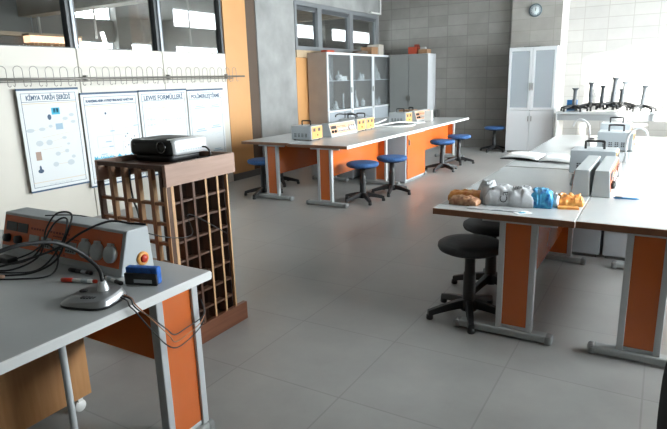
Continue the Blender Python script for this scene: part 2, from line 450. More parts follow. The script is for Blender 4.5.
tag(MB().cyl((-8.6, 6.78, 2.1), (-8.6, 6.70, 2.42), .035, 10).build('tube_reflection', emit_mat('cool fluorescent reflection', (1, 1, 1), 3)), 'short bright stick standing in for a fluorescent reflection at the middle clerestory pane', 'lamp')  # glowing stick stands in for a fluorescent reflection in the glass

# ------------------------------------------------------------------ rail, hooks, posters
t = thing('wall_rail', 'long horizontal steel rail carrying wire hooks on the cream wall', 'rail', (LW, 4.7, 1.59))
MB().cyl((LW + .06, 1.9, 1.591), (LW + .06, 6.88, 1.591), .0135, 14).build('rod', steel, t)
MB().cyl((LW + .075, 1.9, 1.563), (LW + .075, 6.6, 1.563), .006, 10).build('lower_rod', steel, t)
for y in (2.3, 4.12, 5.36, 6.5):
    MB().box(LW, LW + .055, y - .012, y + .012, 1.555, 1.625).build('bracket', steel, t, .002)
hk = None
ys = [3.19, 3.355, 3.52, 3.69, 3.855, 4.03, 4.22, 4.39, 4.55, 4.715, 4.88, 5.04, 5.21, 5.37, 5.54, 5.71, 5.87, 6.03, 6.18, 6.34, 6.50, 6.66]
def hook_mesh():
    pts = []; w = .044
    pts += [(.016, -w - .024, -.062), (.006, -w - .012, -.075), (0, -w, -.06), (0, -w, -.04), (0, -w, .06)]
    for k in range(7):
        a = PI - PI * k / 6; pts.append((0, w * math.cos(a), .085 + w * .95 * math.sin(a)))
    pts += [(0, w, .06), (0, w, -.04), (0, w, -.06), (.006, w + .012, -.075), (.016, w + .024, -.062)]
    return MB().tube(pts, .0034, 6, n=3)
for i, y in enumerate(ys):
    if hk is None:
        hk = hook_mesh().build('wire_hook', steel); o = hk
        tag(o, 'looped steel wire hook hung over the rail on the cream wall', 'hook', 'wire hooks on the rail')
    else:
        o = hk.copy(); C.objects.link(o)
    o.location = (LW + .0765 + .0 * (i % 2), y - .03, 1.591 + random.uniform(-.004, .004)); o.rotation_euler = (0, 0, random.uniform(-.10, .10))

PX = LW + .055
def poster(y0, y1, z0, z1, label, tilt=0.):
    t = thing('wall_poster', label, 'poster', (PX, (y0 + y1) / 2, z1), 0, 'hanging chemistry posters')
    MB().box(PX, PX + .003, y0, y1, z0, z1).build('sheet', paper, t)
    MB().box(PX - .006, PX + .010, y0 - .004, y1 + .004, z1 - .008, z1 + .014).build('top_rod', navy, t)
    MB().box(PX - .005, PX + .008, y0 - .002, y1 + .002, z0 - .012, z0 + .006).build('bottom_rod', navy, t)
    b = MB(); m = .035; e = .0045; x0, x1 = PX + .0032, PX + .0044
    for za, zb in ((z0 + m, z0 + m + e), (z1 - m - e, z1 - m), (z1 - .125, z1 - .125 + e)): b.box(x0, x1, y0 + m, y1 - m, za, zb)
    for ya in (y0 + m, y1 - m - e): b.box(x0, x1, ya, ya + e, z0 + m, z1 - m)
    b.build('border', navy, t)
    for za, zb in ((z1 - .145, z1 - .138), (z0 + .085, z0 + .090)): MB().box(x0, x1, y0 + m, y1 - m, za, zb).build('tan_rule', tan_print, t)
    return t
X1 = PX + .0036
U, V = (0, 1, 0), (0, 0, 1)
def dots(lst, name, m, t):
    for (y, z, ry, rz_) in lst:
        MB().prism([(X1, y + ry * math.cos(a * PI / 8), z + rz_ * math.sin(a * PI / 8)) for a in range(16)], (.0008, 0, 0)).build(name, m, t)
def rects(lst, name, m, t):
    for (y, z, ry, rz_) in lst: MB().box(X1, X1 + .0008, y - ry, y + ry, z - rz_, z + rz_).build(name, m, t)
def seg(lst, name, m, t, w=.0022):
    for (ya, za, yb, zb) in lst:
        d = Vector((0, yb - ya, zb - za)); n = Vector((0, -d.z, d.y)).normalized() * w
        a = Vector((X1, ya, za)); c = Vector((X1, yb, zb))
        MB().prism([a - n, c - n, c + n, a + n], (.0006, 0, 0)).build(name, m, t)
# first poster: a timeline of chemists
p = poster(3.285, 3.975, .435, 1.483, 'poster with a chart of small portraits, leftmost of the row on the cream wall')
text('title', 'KİMYA TARİH ŞERİDİ', .066, navy, p, (X1, 3.372, 1.378), U, V, .50, bold=.0022)
text('footer', 'kimya tarihi şeridi', .026, grey_print, p, (X1, 3.50, .482), U, V, .26)
g = [(3.37, 1.07, .045, .02), (3.50, 1.075, .035, .018), (3.60, 1.10, .022, .016), (3.78, 1.17, .032, .018), (3.86, 1.205, .03, .018), (3.87, 1.13, .03, .016),
     (3.45, .93, .04, .03), (3.56, .93, .036, .03), (3.74, .965, .028, .015), (3.64, .80, .03, .022), (3.75, .82, .025, .02), (3.60, .69, .032, .026),
     (3.78, .69, .042, .03), (3.82, .75, .025, .018), (3.78, .895, .02, .012)]
dots(g, 'portrait_bubble', grey_print, p)
rects([(3.70, 1.09, .042, .032)], 'grey_portrait', blue_line, p)
rects([(3.68, 1.255, .048, .036)], 'blue_portrait', cyan_print, p)
rects([(3.665, 1.262, .012, .022), (3.70, 1.262, .012, .022)], 'portrait_figure', navy, p)
rects([(3.42, .80, .03, .045)], 'brown_portrait', mat('faded brown print', (.35, .25, .2), .6), p)
dots([(3.60, 1.195, .022, .03), (3.42, .64, .032, .022), (3.42, .67, .012, .03)], 'dark_portrait', navy, p)
seg([(3.37, 1.07, 3.5, 1.075), (3.5, 1.075, 3.6, 1.1), (3.6, 1.1, 3.7, 1.09), (3.7, 1.09, 3.78, 1.17), (3.45, .93, 3.56, .93), (3.56, .93, 3.74, .965), (3.64, .8, 3.75, .82), (3.6, .69, 3.78, .69), (3.48, .985, 3.82, 1.02), (3.45, .86, 3.7, .87)], 'chart_line', tan_print, p, .0014)
# second poster: a tree chart
p = poster(4.0, 4.795, .365, 1.42, 'poster with a thin-lined tree chart and blue words above the lectern rim')
text('title', 'KARIŞIMLARIN AYRIŞTIRILMASI HARİTASI', .036, navy, p, (X1, 4.06, 1.325), U, V, .66, bold=.0022)
seg([(4.37, 1.06, 4.37, .99), (4.15, .93, 4.60, .93), (4.37, .99, 4.37, .93), (4.15, .93, 4.15, .80), (4.37, .93, 4.37, .76), (4.6, .93, 4.6, .84), (4.55, 1.0, 4.75, 1.02), (4.5, .84, 4.72, .84), (4.5, .84, 4.5, .72), (4.72, .84, 4.72, .72), (4.2, .80, 4.3, .80), (4.2, .70, 4.32, .70)], 'chart_line', grey_print, p, .0018)
rects([(4.30, .86, .04, .006), (4.37, .98, .03, .006), (4.33, .80, .03, .006), (4.22, .72, .04, .005), (4.68, .80, .03, .005), (4.72, 1.02, .035, .005)], 'chart_caption', blue_line, p)
dots([(4.30, 1.19, .012, .014), (4.58, .93, .008, .008), (4.55, .90, .008, .008), (4.63, .86, .008, .008), (4.68, .89, .008, .008), (4.58, .79, .008, .008), (4.7, .76, .008, .008), (4.53, .77, .006, .006), (4.64, .73, .008, .008)], 'chart_dot', navy, p)
text('blue_word', 'Maddelerin', .072, cyan_print, p, (X1, 4.08, .655), U, V, .27, bold=.0022)
text('blue_word', 'Ayrılması', .052, cyan_print, p, (X1, 4.50, .648), U, V, .22, bold=.0022)
b = MB().prism([(X1, 4.43, .605), (X1, 4.48, .655), (X1, 4.43, .705), (X1, 4.38, .655)], (.0008, 0, 0)); b.build('blue_diamond', cyan_print, p)
rects([(4.36, .675, .02, .003), (4.43, .66, .015, .012)], 'diamond_mark', navy, p)
# third poster
p = poster(4.815, 5.62, .36, 1.425, 'poster titled LEWIS in large letters, behind the projector')
text('title', 'LEWIS FORMÜLLERİ', .078, navy, p, (X1, 4.885, 1.312), U, V, .66, bold=.0022)
text('heading', 'Polar Moleküller', .034, tan_print, p, (X1, 4.89, 1.20), U, V, .36)
text('heading', 'Apolar Moleküller', .034, tan_print, p, (X1, 4.92, .82), U, V, .36)
for yy, zz in ((4.97, 1.07), (4.97, 1.0), (5.22, 1.05), (5.47, 1.05), (4.98, .70), (5.2, .70), (5.45, .72)):
    dots([(yy, zz, .016, .016), (yy - .05, zz, .01, .01), (yy + .05, zz, .01, .01)], 'molecule_circle', grey_print, p)
seg([(4.90, 1.07, 5.04, 1.07), (4.9, 1.0, 5.04, 1.0), (5.15, 1.05, 5.29, 1.05), (5.4, 1.05, 5.54, 1.05)], 'bond_line', blue_line, p, .0016)
# fourth poster
p = poster(5.64, 6.355, .38, 1.41, 'poster with two columns of faint formulas, nearest the orange wall panel')
text('title', 'POLİMERLEŞTİRME', .070, navy, p, (X1, 5.71, 1.302), U, V, .57, bold=.0022)
for yy, zz in ((5.86, 1.19), (6.17, 1.19), (5.86, .87), (6.17, .90), (6.17, .56), (5.86, .56)):
    rects([(yy, zz, .07, .006), (yy, zz - .025, .10, .006)], 'caption', blue_line, p)
    zz -= .13
    seg([(yy - .1, zz, yy - .06, zz + .03), (yy - .06, zz + .03, yy - .02, zz), (yy - .02, zz, yy + .03, zz + .02), (yy + .03, zz + .02, yy + .1, zz + .02), (yy, zz - .05, yy + .1, zz - .05)], 'formula_line', grey_print, p, .0016)

# ------------------------------------------------------------------ laboratory tables
def lab_table(name, label, loc, rz, W, L, panel, foot, ends=(True, True), modesty=None, edge_end=None, edge_side=None, H=.75, group=None, post=None, inset=.05, foot_end=True):
    """local frame: width on x, length on y, near end at y=0; panel=(x0,x1) of the leg board, foot=(x0,x1)"""
    t = thing(name, label, 'table', loc, rz, group)
    B = lambda mb, n, m, par=t, bv=0.: mb.build(n, m, par, bv, world=False)
    e = .004
    B(MB().box(e, W - e, e, L - e, H - .035, H), 'tabletop', white_top)
    ee = edge_end or brown_edge; es = edge_side or white_edge
    for ya, yb in ((-.001, e + .002), (L - e - .002, L + .001)): B(MB().box(0, W, ya, yb, H - .036, H - .001), 'end_edging', ee, t, .002)
    for xa, xb in ((-.001, e + .002), (W - e - .002, W + .001)): B(MB().box(xa, xb, .002, L - .002, H - .036, H - .001), 'side_edging', es, t, .002)
    for k, on in enumerate(ends):
        if not on: continue
        y0 = inset if k == 0 else L - inset - .045
        y1 = y0 + .045
        x0, x1 = panel
        lg = B(MB().box(x0, x0 + .033, y0, y1, .055, H - .036).box(x1 - .033, x1, y0, y1, .055, H - .036).box(x0 + .033, x1 - .033, y0 + .01, y1 - .01, .055, .075), 'leg', grey_metal, t, .004)
        B(MB().box(x0 + .033, x1 - .033, y0 + .012, y1 - .012, .075, H - .037), 'leg_panel', orange, lg)
        B(MB().box(foot[0] + .03, foot[1] - .03, y0 - .012, y1 + .012, .012, .055), 'foot', grey_foot, lg, .010)
        for fa in (foot[0], foot[1] - .045): B(MB().box(fa, fa + .045, y0 - .015, y1 + .015, .0, .056), 'foot_cap', grey_cap, lg, .016)
        B(MB().box(x0 - .1, x1 + .1, y0 + .008, y1 - .008, H - .06, H - .036), 'top_bracket', grey_metal, lg)
    if modesty:
        mx, z0, z1 = modesty
        B(MB().box(mx - .009, mx + .009, inset + .046, L - inset - .046, z0, z1), 'modesty_panel', orange, t)
    if post:
        px, py = post
        B(MB().cyl((px, py, 0), (px, py, H - .036), .0115, 14), 'support_post', grey_metal)
    return t

# table in the left foreground (runs along x)
lab_table('demonstration_table', 'pale table in the left foreground holding the microphone and orange console', (-1.542, .72, 0), PI / 2, .87, 1.9,
          (.615, .835), (.24, .86), modesty=(.735, .36, .70), edge_end=white_edge, post=(.232, .062))
# front pair on the right
RT = 'pale laboratory tables in two rows'
lab_table('lab_table', 'pale table nearest on the right, carrying the bag and snack packets', (-1.115, 3.02, 0), 0, .775, 1.70, (.38, .585), (.13, .70), modesty=(.50, .265, .70), group=RT)
lab_table('lab_table', 'pale table cut off at the frame’s right edge, carrying the blue pen', (-.335, 3.03, 0), 0, .775, 1.70, (.24, .445), (.10, .68), modesty=(.36, .265, .70), group=RT)
# service cabinets between the pairs
def service_cabinet(label, x0, x1, y0, y1, door_side, top=True):
    t = thing('service_cabinet', label, 'cabinet', ((x0 + x1) / 2, y0, 0), 0, 'cabinets between the tables')
    MB().box(x0, x1, y0, y1, .03, .712).build('body', box_grey, t, .003)
    MB().box(x0 + .02, x1 - .02, y0 + .02, y1 - .02, 0, .03).build('plinth', grey_cap, t)
    s = 1 if door_side > 0 else -1
    xs = x1 if s > 0 else x0
    d = MB().box(min(xs, xs + s * .018), max(xs, xs + s * .018), y0 + .03, y1 - .008, .06, .70).build('door', orange, t, .002)
    MB().box(min(xs + s * .018, xs + s * .04), max(xs + s * .018, xs + s * .04), y0 + .06, y0 + .075, .55, .63).build('handle', steel, d, .003)
    xa, xb = (x0 - .01, x1 + .09) if s > 0 else (x0 - .09, x1 + .01)
    return t
def worktop(label, x0, x1, y0, y1):
    t = thing('worktop', label, 'worktop', ((x0 + x1) / 2, y0, .715), 0, 'worktops over the service cabinets')
    MB().box(x0 + .004, x1 - .004, y0, y1, .715, .75).build('slab', white_top, t)
    for xa, xb in ((x0 - .001, x0 + .006), (x1 - .006, x1 + .001)): MB().box(xa, xb, y0, y1, .714, .749).build('side_edging', white_edge, t)
service_cabinet('grey cabinet seen under the nearest right table, left of the dark gap', -.60, -.342, 4.86, 5.70, -1)
service_cabinet('grey cabinet seen under the nearest right table, right of the dark gap', -.318, .03, 4.86, 5.70, 1)
worktop('white worktop with the open booklet lying on it', -1.115, -.338, 4.745, 5.78)
worktop('white glaring worktop beside the grey power box on the right', -.335, .44, 4.745, 5.78)
lab_table('lab_table', 'washed out white table behind the open booklet', (-1.115, 5.785, 0), 0, .775, 1.70, (.38, .585), (.13, .70), modesty=(.50, .265, .70), group=RT)
lab_table('lab_table', 'washed out white table under the far white power box', (-.335, 5.785, 0), 0, .775, 1.70, (.24, .445), (.10, .68), modesty=(.36, .265, .70), group=RT)
# far pair by the windows on the left
FT = 'pale tables along the far left row'
lab_table('lab_table', 'pale table nearest the orange wall panel and the concrete column', (-4.735, 5.64, 0), 0, .78, 1.60, (.335, .535), (.115, .735), modesty=(.495, .33, .70), group=FT)
lab_table('lab_table', 'pale table with two stools in front, nearer half of the far row', (-3.95, 5.56, 0), 0, .845, 1.68, (.40, .60), (.22, .80), modesty=(.47, .33, .70), group=FT)
service_cabinet('grey cabinet with an orange door between the far stools', -3.80, -3.13, 7.33, 8.06, 1)
service_cabinet('grey cabinet behind the orange-doored one in the far row', -4.75, -4.0, 7.33, 8.06, -1)
worktop('worktop over the orange-doored cabinet in the far row', -3.95, -3.105, 7.243, 8.12)
worktop('worktop in front of the concrete column carrying white hoses', -4.80, -3.955, 7.243, 8.12)
lab_table('lab_table', 'pale table at the far end with its corner beside two blue stools', (-3.95, 8.123, 0), 0, .845, 2.12, (.40, .60), (.22, .80), modesty=(.47, .28, .70), group=FT)
lab_table('lab_table', 'pale table in front of the glass-fronted cabinets', (-4.80, 8.123, 0), 0, .845, 2.12, (.40, .60), (.18, .80), modesty=(.56, .28, .70), group=FT)

# ------------------------------------------------------------------ stools
def stool(label, loc, rz, seat_m, group, seat=True, H=.50):
    t = thing('lab_stool', label, 'stool', loc, rz, group)
    B = lambda mb, n, m, par=t, bv=0.: mb.build(n, m, par, bv, world=False)
    if seat:
        B(MB().lathe([(.02, H - .062), (.17, H - .062), (.195, H - .05), (.203, H - .032), (.200, H - .014), (.185, H - .004), (.13, H), (0, H)], seg=32), 'seat', seat_m)
        B(MB().lathe([(.12, H - .078), (.12, H - .061)], seg=20).box(-.015, .015, .02, .16, H - .085, H - .075), 'seat_plate', black_pl)
    B(MB().lathe([(.046, .06), (.044, .11), (.040, .12), (.038, .29), (.037, .295), (.033, .298), (.033, H - .075), (.045, H - .072), (.045, H - .066)], seg=16), 'column', black_pl)
    B(MB().lathe([(.052, .045), (.056, .06), (.052, .10), (.040, .115)], seg=16), 'hub', black_pl)
    for k in range(5):
        a = 2 * PI * k / 5 + .3; c, s = math.cos(a), math.sin(a)
        lg = MB(); n = 7; prof = []
        for i in range(n):
            f = i / (n - 1); r = .035 + f * .235
            z1 = .118 - .058 * f ** 1.3; z0 = z1 - .056 + .020 * f; w = .026 - .006 * f
            prof.append((r, z0, z1, w))
        v = []; fc = []
        for r, z0, z1, w in prof:
            for (ww, zz) in ((-w, z0), (w, z0), (w * .75, z1), (-w * .75, z1)): v.append((r * c - ww * s, r * s + ww * c, zz))
        for i in range(n - 1):
            for q in range(4): fc.append((i * 4 + q, i * 4 + (q + 1) % 4, i * 4 + 4 + (q + 1) % 4, i * 4 + 4 + q))
        fc += [(3, 2, 1, 0), tuple((n - 1) * 4 + q for q in range(4))]
        lg._add(v, fc)
        l = B(lg, 'leg', black_pl, t, .004)
        B(MB().lathe([(.020, 0), (.023, .006), (.021, .03), (.012, .036)], (.258 * c, .258 * s, 0), 12), 'foot_glide', black_pl, l)
    return t
BS = 'blue stools around the far tables'
s0 = stool('blue stool at the orange front panel, left one of the pair there', (-3.16, 6.05, 0), .2, blue_fab, BS)
def st(x, y, rz, lab): return dup(s0, (x, y, 0), rz, lab, BS)
st(-3.04, 6.66, .9, 'blue stool just in front of the grey cabinet’s end face')
st(-3.06, 8.68, .5, 'blue stool just past the orange door, nearer of two there')
st(-3.05, 9.52, 1.1, 'blue stool at the far corner of the far table')
st(-4.56, 5.84, .75, 'stool half under the table end beside the orange wall panel')
st(-4.84, 6.62, .2, 'stool of which only the black foot shows between the far table’s legs')
st(-2.90, 11.33, .4, 'dark blue stool standing alone beside the white glass-doored cabinet')
st(-4.2, 8.9, .4, 'stool whose black foot shows past the orange door under the far table')
k0 = stool('black stool in front, under the nearest right table', (-.955, 3.27, 0), 1.0, black_soft, 'black stools under the right tables')
dup(k0, (-.96, 3.80, 0), .4, 'black stool half hidden behind the nearer one under the right table', 'black stools under the right tables')

# chair cut off at the lower right corner
t = thing('task_chair', 'black chair backrest cut off at the frame’s lower right corner', 'chair', (.31, 1.62, 0), 0)
v = MB(); nu, nv = 16, 12; vv = []; ff = []
for s_ in (0, 1):
    for i in range(nu + 1):
        for j in range(nv + 1):
            u = -1 + 2 * i / nu; w = -1 + 2 * j / nv
            rx = .235 * (1 - .22 * abs(w) ** 4); rz_ = .21 * (1 - .10 * abs(u) ** 4)
            th = .035 * (1 - max(abs(u), abs(w)) ** 6) ** .5 if max(abs(u), abs(w)) < 1 else 0
            vv.append((.295 + u * rx, 1.40 + .05 * (1 - u * u) * -1 + (th if s_ else -th), .735 + w * rz_))
Mn = (nu + 1) * (nv + 1)
for i in range(nu):
    for j in range(nv):
        a = i * (nv + 1) + j
        ff.append((a, a + 1, a + nv + 2, a + nv + 1)); ff.append((Mn + a, Mn + a + nv + 1, Mn + a + nv + 2, Mn + a + 1))
for i in range(nu):
    for j in (0, nv):
        a = i * (nv + 1) + j; ff.append((a, a + nv + 1, Mn + a + nv + 1, Mn + a))
for j in range(nv):
    for i in (0, nu):
        a = i * (nv + 1) + j; ff.append((a, a + 1, Mn + a + 1, Mn + a))
v._add(vv, ff, True); v.build('backrest', black_soft, t)
MB().lathe([(.05, .40), (.20, .405), (.225, .43), (.215, .455), (.15, .465), (0, .465)], (.31, 1.64, 0), 28).build('seat', black_soft, t)
MB().tube([(.31, 1.62, .40), (.31, 1.42, .41), (.31, 1.37, .50), (.305, 1.365, .70)], .018, 8).build('back_stem', black_pl, t)
MB().lathe([(.05, .05), (.045, .11), (.028, .12), (.026, .28), (.016, .285), (.016, .405)], (.31, 1.64, 0), 14).build('column', gas_steel, t)
for k in range(5):
    a = 2 * PI * k / 5; c, s_ = math.cos(a), math.sin(a)
    l = MB().tube([(.31 + .03 * c, 1.64 + .03 * s_, .085), (.31 + .26 * c, 1.64 + .26 * s_, .055)], .018, 8, spline=False).build('leg', black_pl, t)
    MB().lathe([(.02, 0), (.024, .01), (.02, .05)], (.31 + .25 * c, 1.64 + .25 * s_, 0), 10).build('foot_glide', black_pl, l)

# ------------------------------------------------------------------ bench instruments
def power_box(label, loc, rz, faces=1):
    """local: vents on the -y side, amber face on the +x side; 0.31 wide, 0.46 long"""
    t = thing('power_supply', label, 'power supply', loc, rz, 'handled power boxes on the tables')
    B = lambda mb, n, m, par=t, bv=0.: mb.build(n, m, par, bv, world=False)
    W, L, H = .31, .27, .185
    B(MB().box(0, W, 0, L, .012, H), 'body', box_grey, t, .006)
    fp = B(MB().box(W - .001, W + .006, .012, L - .012, .02, H - .008), 'face_plate', plate_pale, t, .002)
    for ya in (.035, .15): B(MB().box(W + .006, W + .010, ya + .002, ya + .055, .112, .155), 'meter', print_dark, fp, .002)
    for yy in (.135,): B(MB().lathe([(.008, 0), (.007, .012), (0, .012)], (W + .006, yy, .065), 12, (1, 0, 0)), 'knob', black_pl, fp)
    vt = MB()
    for k in range(12):
        if k % 3 == 2: continue
        for r in range(3): vt.box(.05 + k * .018, .063 + k * .018, -.002, .002, .045 + r * .017, .056 + r * .017)
    B(vt, 'vent', print_dark)
    B(MB().tube([(.09, .13, H), (.09, .13, H + .045), (.10, .13, H + .058), (.21, .13, H + .058), (.22, .13, H + .045), (.22, .13, H)], .009, 8, n=4), 'handle', black_pl)
    for x in (.03, W - .03):
        for y in (.035, L - .035): B(MB().lathe([(.012, 0), (.014, .013)], (x, y, 0), 10), 'foot', black_pl)
    return t
pb = power_box('grey box with dark handle and vents at the near end of the far table', (-4.135, 5.93, .75), 0)
def pbx(x, y, lab, rz=0): return dup(pb, (x, y, .75), rz, lab)
pbx(-4.125, 7.15, 'pale amber-faced box touching the white console on the far table')
pbx(-4.125, 7.435, 'stronger amber-faced box by the white hoses on the far table')
pbx(-3.99, 8.62, 'grey handled box with coiled white hoses beside it on the far table')
pbx(-.575, 4.50, 'grey handled box behind the twin grey consoles')
pbx(-.53, 5.98, 'white glaring handled box with vents on the right tables')
pbx(-.60, 7.02, 'pale handled box farthest back on the right tables')

def console(label, loc, rz, L, group=None, depth=.17, H=.18, cat='console', s=.052, plate=None):
    """local: face on the -y side, x from 0 to L, y from 0 to depth; sloping front"""
    t = thing('power_console', label, cat, loc, rz, group)
    B = lambda mb, n, m, par=t, bv=0.: mb.build(n, m, par, bv, world=False)
    prof = [(0, 0, 0), (0, depth, 0), (0, depth - .012, H), (0, s, H), (0, s * .08, .018)]
    B(MB().prism(prof, (L, 0, 0)), 'body', box_grey2, t, .004)
    n = Vector((0, -(H - .018), s * .92)).normalized()
    ud = Vector((1, 0, 0)); vd = Vector((0, s * .92, H - .018)).normalized(); o0 = Vector((0, s * .08, .018)); hl = math.hypot(s * .92, H - .018)
    def P(u, v, w=0.): return o0 + ud * u + vd * v + n * w
    def slab(mb, u0, u1, v0, v1, w0, w1):
        return mb.prism([P(u0, v0, w0), P(u1, v0, w0), P(u1, v1, w0), P(u0, v1, w0)], n * (w1 - w0))
    fp = B(slab(MB(), .012, L - .02, .014, hl - .012, -.001, .003), 'face_plate', plate or plate_orange, t)
    k = L / .915
    for ua, ub in ((.035, .125), (.132, .215)): B(slab(MB(), ua * k, ub * k, .086, .128, .003, .006), 'display', black_pl, fp)
    for uu in (.06, .155): B(MB().lathe([(.021, 0), (.018, .02), (0, .021)], P(uu * k, .05, .003), 16, n), 'knob', black_pl, fp)
    lb = MB()
    for i in range(14): slab(lb, (.24 + i * .022) * k, (.255 + i * .022) * k, .108, .117, .003, .0036)
    for i in range(16): slab(lb, (.42 + i * .012) * k, (.428 + i * .012) * k, .093, .099, .003, .0036)
    B(lb, 'markings', print_red, fp)
    for uu in (.24, .335, .43, .525): 
        sk = B(slab(MB(), uu * k, (uu + .075) * k, .036, .084, .003, .009), 'socket_block', socket_grey, fp, .002)
        q = MB()
        for i in range(4): q.lathe([(.0045, 0), (.0045, .004)], P((uu + .012 + i * .017) * k, .046, .008), 8, n)
        B(q, 'terminal', print_dark, sk)
    for uu in (.665, .75, .84):
        sk = B(MB().lathe([(.037, 0), (.037, .012), (.033, .017), (0, .018)], P(uu * k, .068, .003), 24, n), 'round_socket', socket_grey, fp)
        B(slab(MB(), uu * k - .012, uu * k + .012, .098, .112, .003, .022), 'lid_hinge', socket_grey, sk, .002)
    tm = MB()
    for i in range(8): slab(tm, (.30 + i * .03) * k, (.312 + i * .03) * k, .020, .026, .003, .0036)
    B(tm, 'lower_markings', print_red, fp)
    return t
cs = console('grey console with orange face on the left foreground table', (-2.668, 1.362, .75), 0, .858)
# round switch on the end of that console
sw = MB().torus((-1.808, 1.475, .80), .021, .009, (1, 0, 0)).build('switch_ring', mat('amber plastic ring', (.72, .33, .08), .35), cs, label='amber ring of the round end switch')
MB().lathe([(.017, -.004), (.017, .012), (.012, .017), (0, .018)], (-1.808, 1.475, .80), 18, (1, 0, 0)).build('switch_cap', red_pl, cs, label='dark red round switch cap')
CG = 'slim consoles on the tables'
fc = console('white-glaring console with orange face paled by glare on the far table, between two boxes', (-3.80, 6.40, .75), PI / 2, .73, CG, plate=mat('glare-washed orange face plate', (.74, .40, .24), .3))  # glare on the face is put into this paler orange
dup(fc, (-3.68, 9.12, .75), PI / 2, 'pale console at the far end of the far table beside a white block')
f2 = console('right one of the twin grey consoles seen end-on', (-.228, 3.70, .75), PI / 2, .70, CG, depth=.108, H=.165, s=.014)
dup(f2, (-.452, 4.40, .75), -PI / 2, 'left one of the twin grey consoles seen end-on')
tag(MB().box(-3.62, -3.48, 9.30, 9.36, .75, .93).build('white_block', white_pl, None, .004), 'small white upright block at the far end of the far table', 'block')
t = thing('wooden_case', 'small brown wooden case with black grip behind the far console', 'case', (-4.02, 9.5, .75))
MB().box(-4.16, -3.88, 9.42, 9.62, .75, .935).build('body', carton, t, .004)
MB().tube([(-3.99, 9.5, .935), (-3.99, 9.5, .97), (-3.92, 9.5, .97), (-3.92, 9.5, .935)], .012, 8).build('grip', black_pl, t)
t = thing('tripod_clamp', 'small black stand with two arms behind the middle of the far table', 'stand', (-4.35, 7.75, .75))
MB().lathe([(.06, 0), (.06, .012), (.01, .02), (.008, .24), (0, .24)], (-4.35, 7.75, .75), 14).build('post', black_pl, t)
for s_ in (-1, 1): MB().tube([(-4.35, 7.75, .96), (-4.35 + .05 * s_, 7.75 + .1 * s_, .975), (-4.35 + .07 * s_, 7.75 + .17 * s_, .955), (-4.35 + .07 * s_, 7.75 + .175 * s_, .93)], .011, 8).build('arm', black_pl, t)
# white hoses on the far table
for pts, lab in (([(-3.95, 7.78, .762), (-3.75, 8.0, .80), (-3.62, 8.25, .815), (-3.72, 8.5, .79), (-3.6, 8.75, .765), (-3.45, 8.9, .762)], 'white hose looping toward the handled box on the far table'),
                 ([(-3.9, 7.86, .762), (-3.55, 7.95, .765), (-3.4, 8.2, .765), (-3.45, 8.45, .768), (-3.62, 8.6, .762)], 'white hose lying flat along the far table’s front edge'),
                 ([(-4.05, 8.0, .762), (-3.9, 8.2, .835), (-3.95, 8.4, .84), (-4.15, 8.5, .762)], 'white hose arching up behind the other hoses on the far table')):
    tag(MB().tube(pts, .012, 8, n=8).build('rubber_hose', hose_white), lab, 'hose', 'white hoses on the far table')

# gooseneck taps on the right tables
def tap(label, x, y, d):
    t = thing('gooseneck_tap', label, 'tap', (x, y, .75), 0, 'gooseneck taps on the right tables')
    MB().lathe([(.03, 0), (.03, .012), (.016, .02), (.014, .06)], (x, y, .75), 14).build('base', silver_lt, t)
    MB().tube([(x, y, .80), (x, y, .93), (x + .02 * d[0], y + .02 * d[1], 1.0), (x + .08 * d[0], y + .08 * d[1], 1.04), (x + .14 * d[0], y + .14 * d[1], 1.02), (x + .16 * d[0], y + .16 * d[1], .97)], .009, 8, n=5).build('spout', silver_lt, t)
    MB().tube([(x, y, .85), (x + .05, y - .01, .855)], .008, 8, spline=False).build('lever', grey_cap, t)
tap('curved silver tap left of the white glaring power box', -.62, 6.15, (-1, .1))
tap('curved silver tap right of the white glaring power box', -.235, 5.25, (.9, .35))

# ------------------------------------------------------------------ microphone
R0 = Vector((-1.700, 1.155, .75))
def mic_local(u, v, z): 
    a = Vector((.96, .28, 0)).normalized(); b = Vector((-.28, .96, 0)).normalized()
    return R0 + a * u + b * v + Vector((0, 0, z))
t = thing('desk_microphone', 'silver desk microphone base with black gooseneck on the foreground table', 'microphone', R0)
def slabm(mb, hu, hv, z0, z1, t0, t1, cu=0., cv=0., wedge=True):
    pts = []
    for z, sc_ in ((z0, t0), (z1, t1)):
        for k in range(32):
            a = 2 * PI * k / 32; c, s_ = math.cos(a), math.sin(a)
            e = lambda q: math.copysign(abs(q) ** .5, q)
            tilt = 1
            zz = z + (0 if z == z0 or not wedge else .008 * e(c) + .004 * e(s_))
            pts.append(mic_local(cu + hu * sc_ * e(c), cv + hv * sc_ * e(s_), zz))
    return mb._add(pts, [tuple(range(32))[::-1], tuple(range(32, 64))] + [(k, (k + 1) % 32, 32 + (k + 1) % 32, 32 + k) for k in range(32)], True)
slabm(MB(), .100, .085, 0, .008, 1, 1, wedge=False).build('foot_plate', black_pl, t)
slabm(MB(), .100, .085, .0082, .028, 1, .88).build('base', silver, t, .003)
MB().lathe([(.023, .026), (.021, .034), (.014, .062), (.010, .066), (0, .066)], mic_local(.02, .03, 0), 20).build('gooseneck_socket', silver_lt, t)
g0 = mic_local(.02, .03, .06)
gp = [g0, g0 + Vector((0, 0, .02))] + [Vector(q) for q in ((-1.712, 1.195, .86), (-1.745, 1.169, .912), (-1.755, 1.122, .955), (-1.765, 1.066, .986), (-1.775, .997, .998), (-1.785, .947, .999), (-1.795, .90, .990), (-1.80, .84, .965))]
gn = MB().tube(gp, .0072, 10, n=6).build('gooseneck', black_pl, t)
MB().lathe([(.006, 0), (.011, .01), (.012, .05), (.008, .06), (0, .06)], (-1.80, .845, .967), 14, (-.06, -.9, -.4)).build('capsule', black_pl, t)
q = MB()
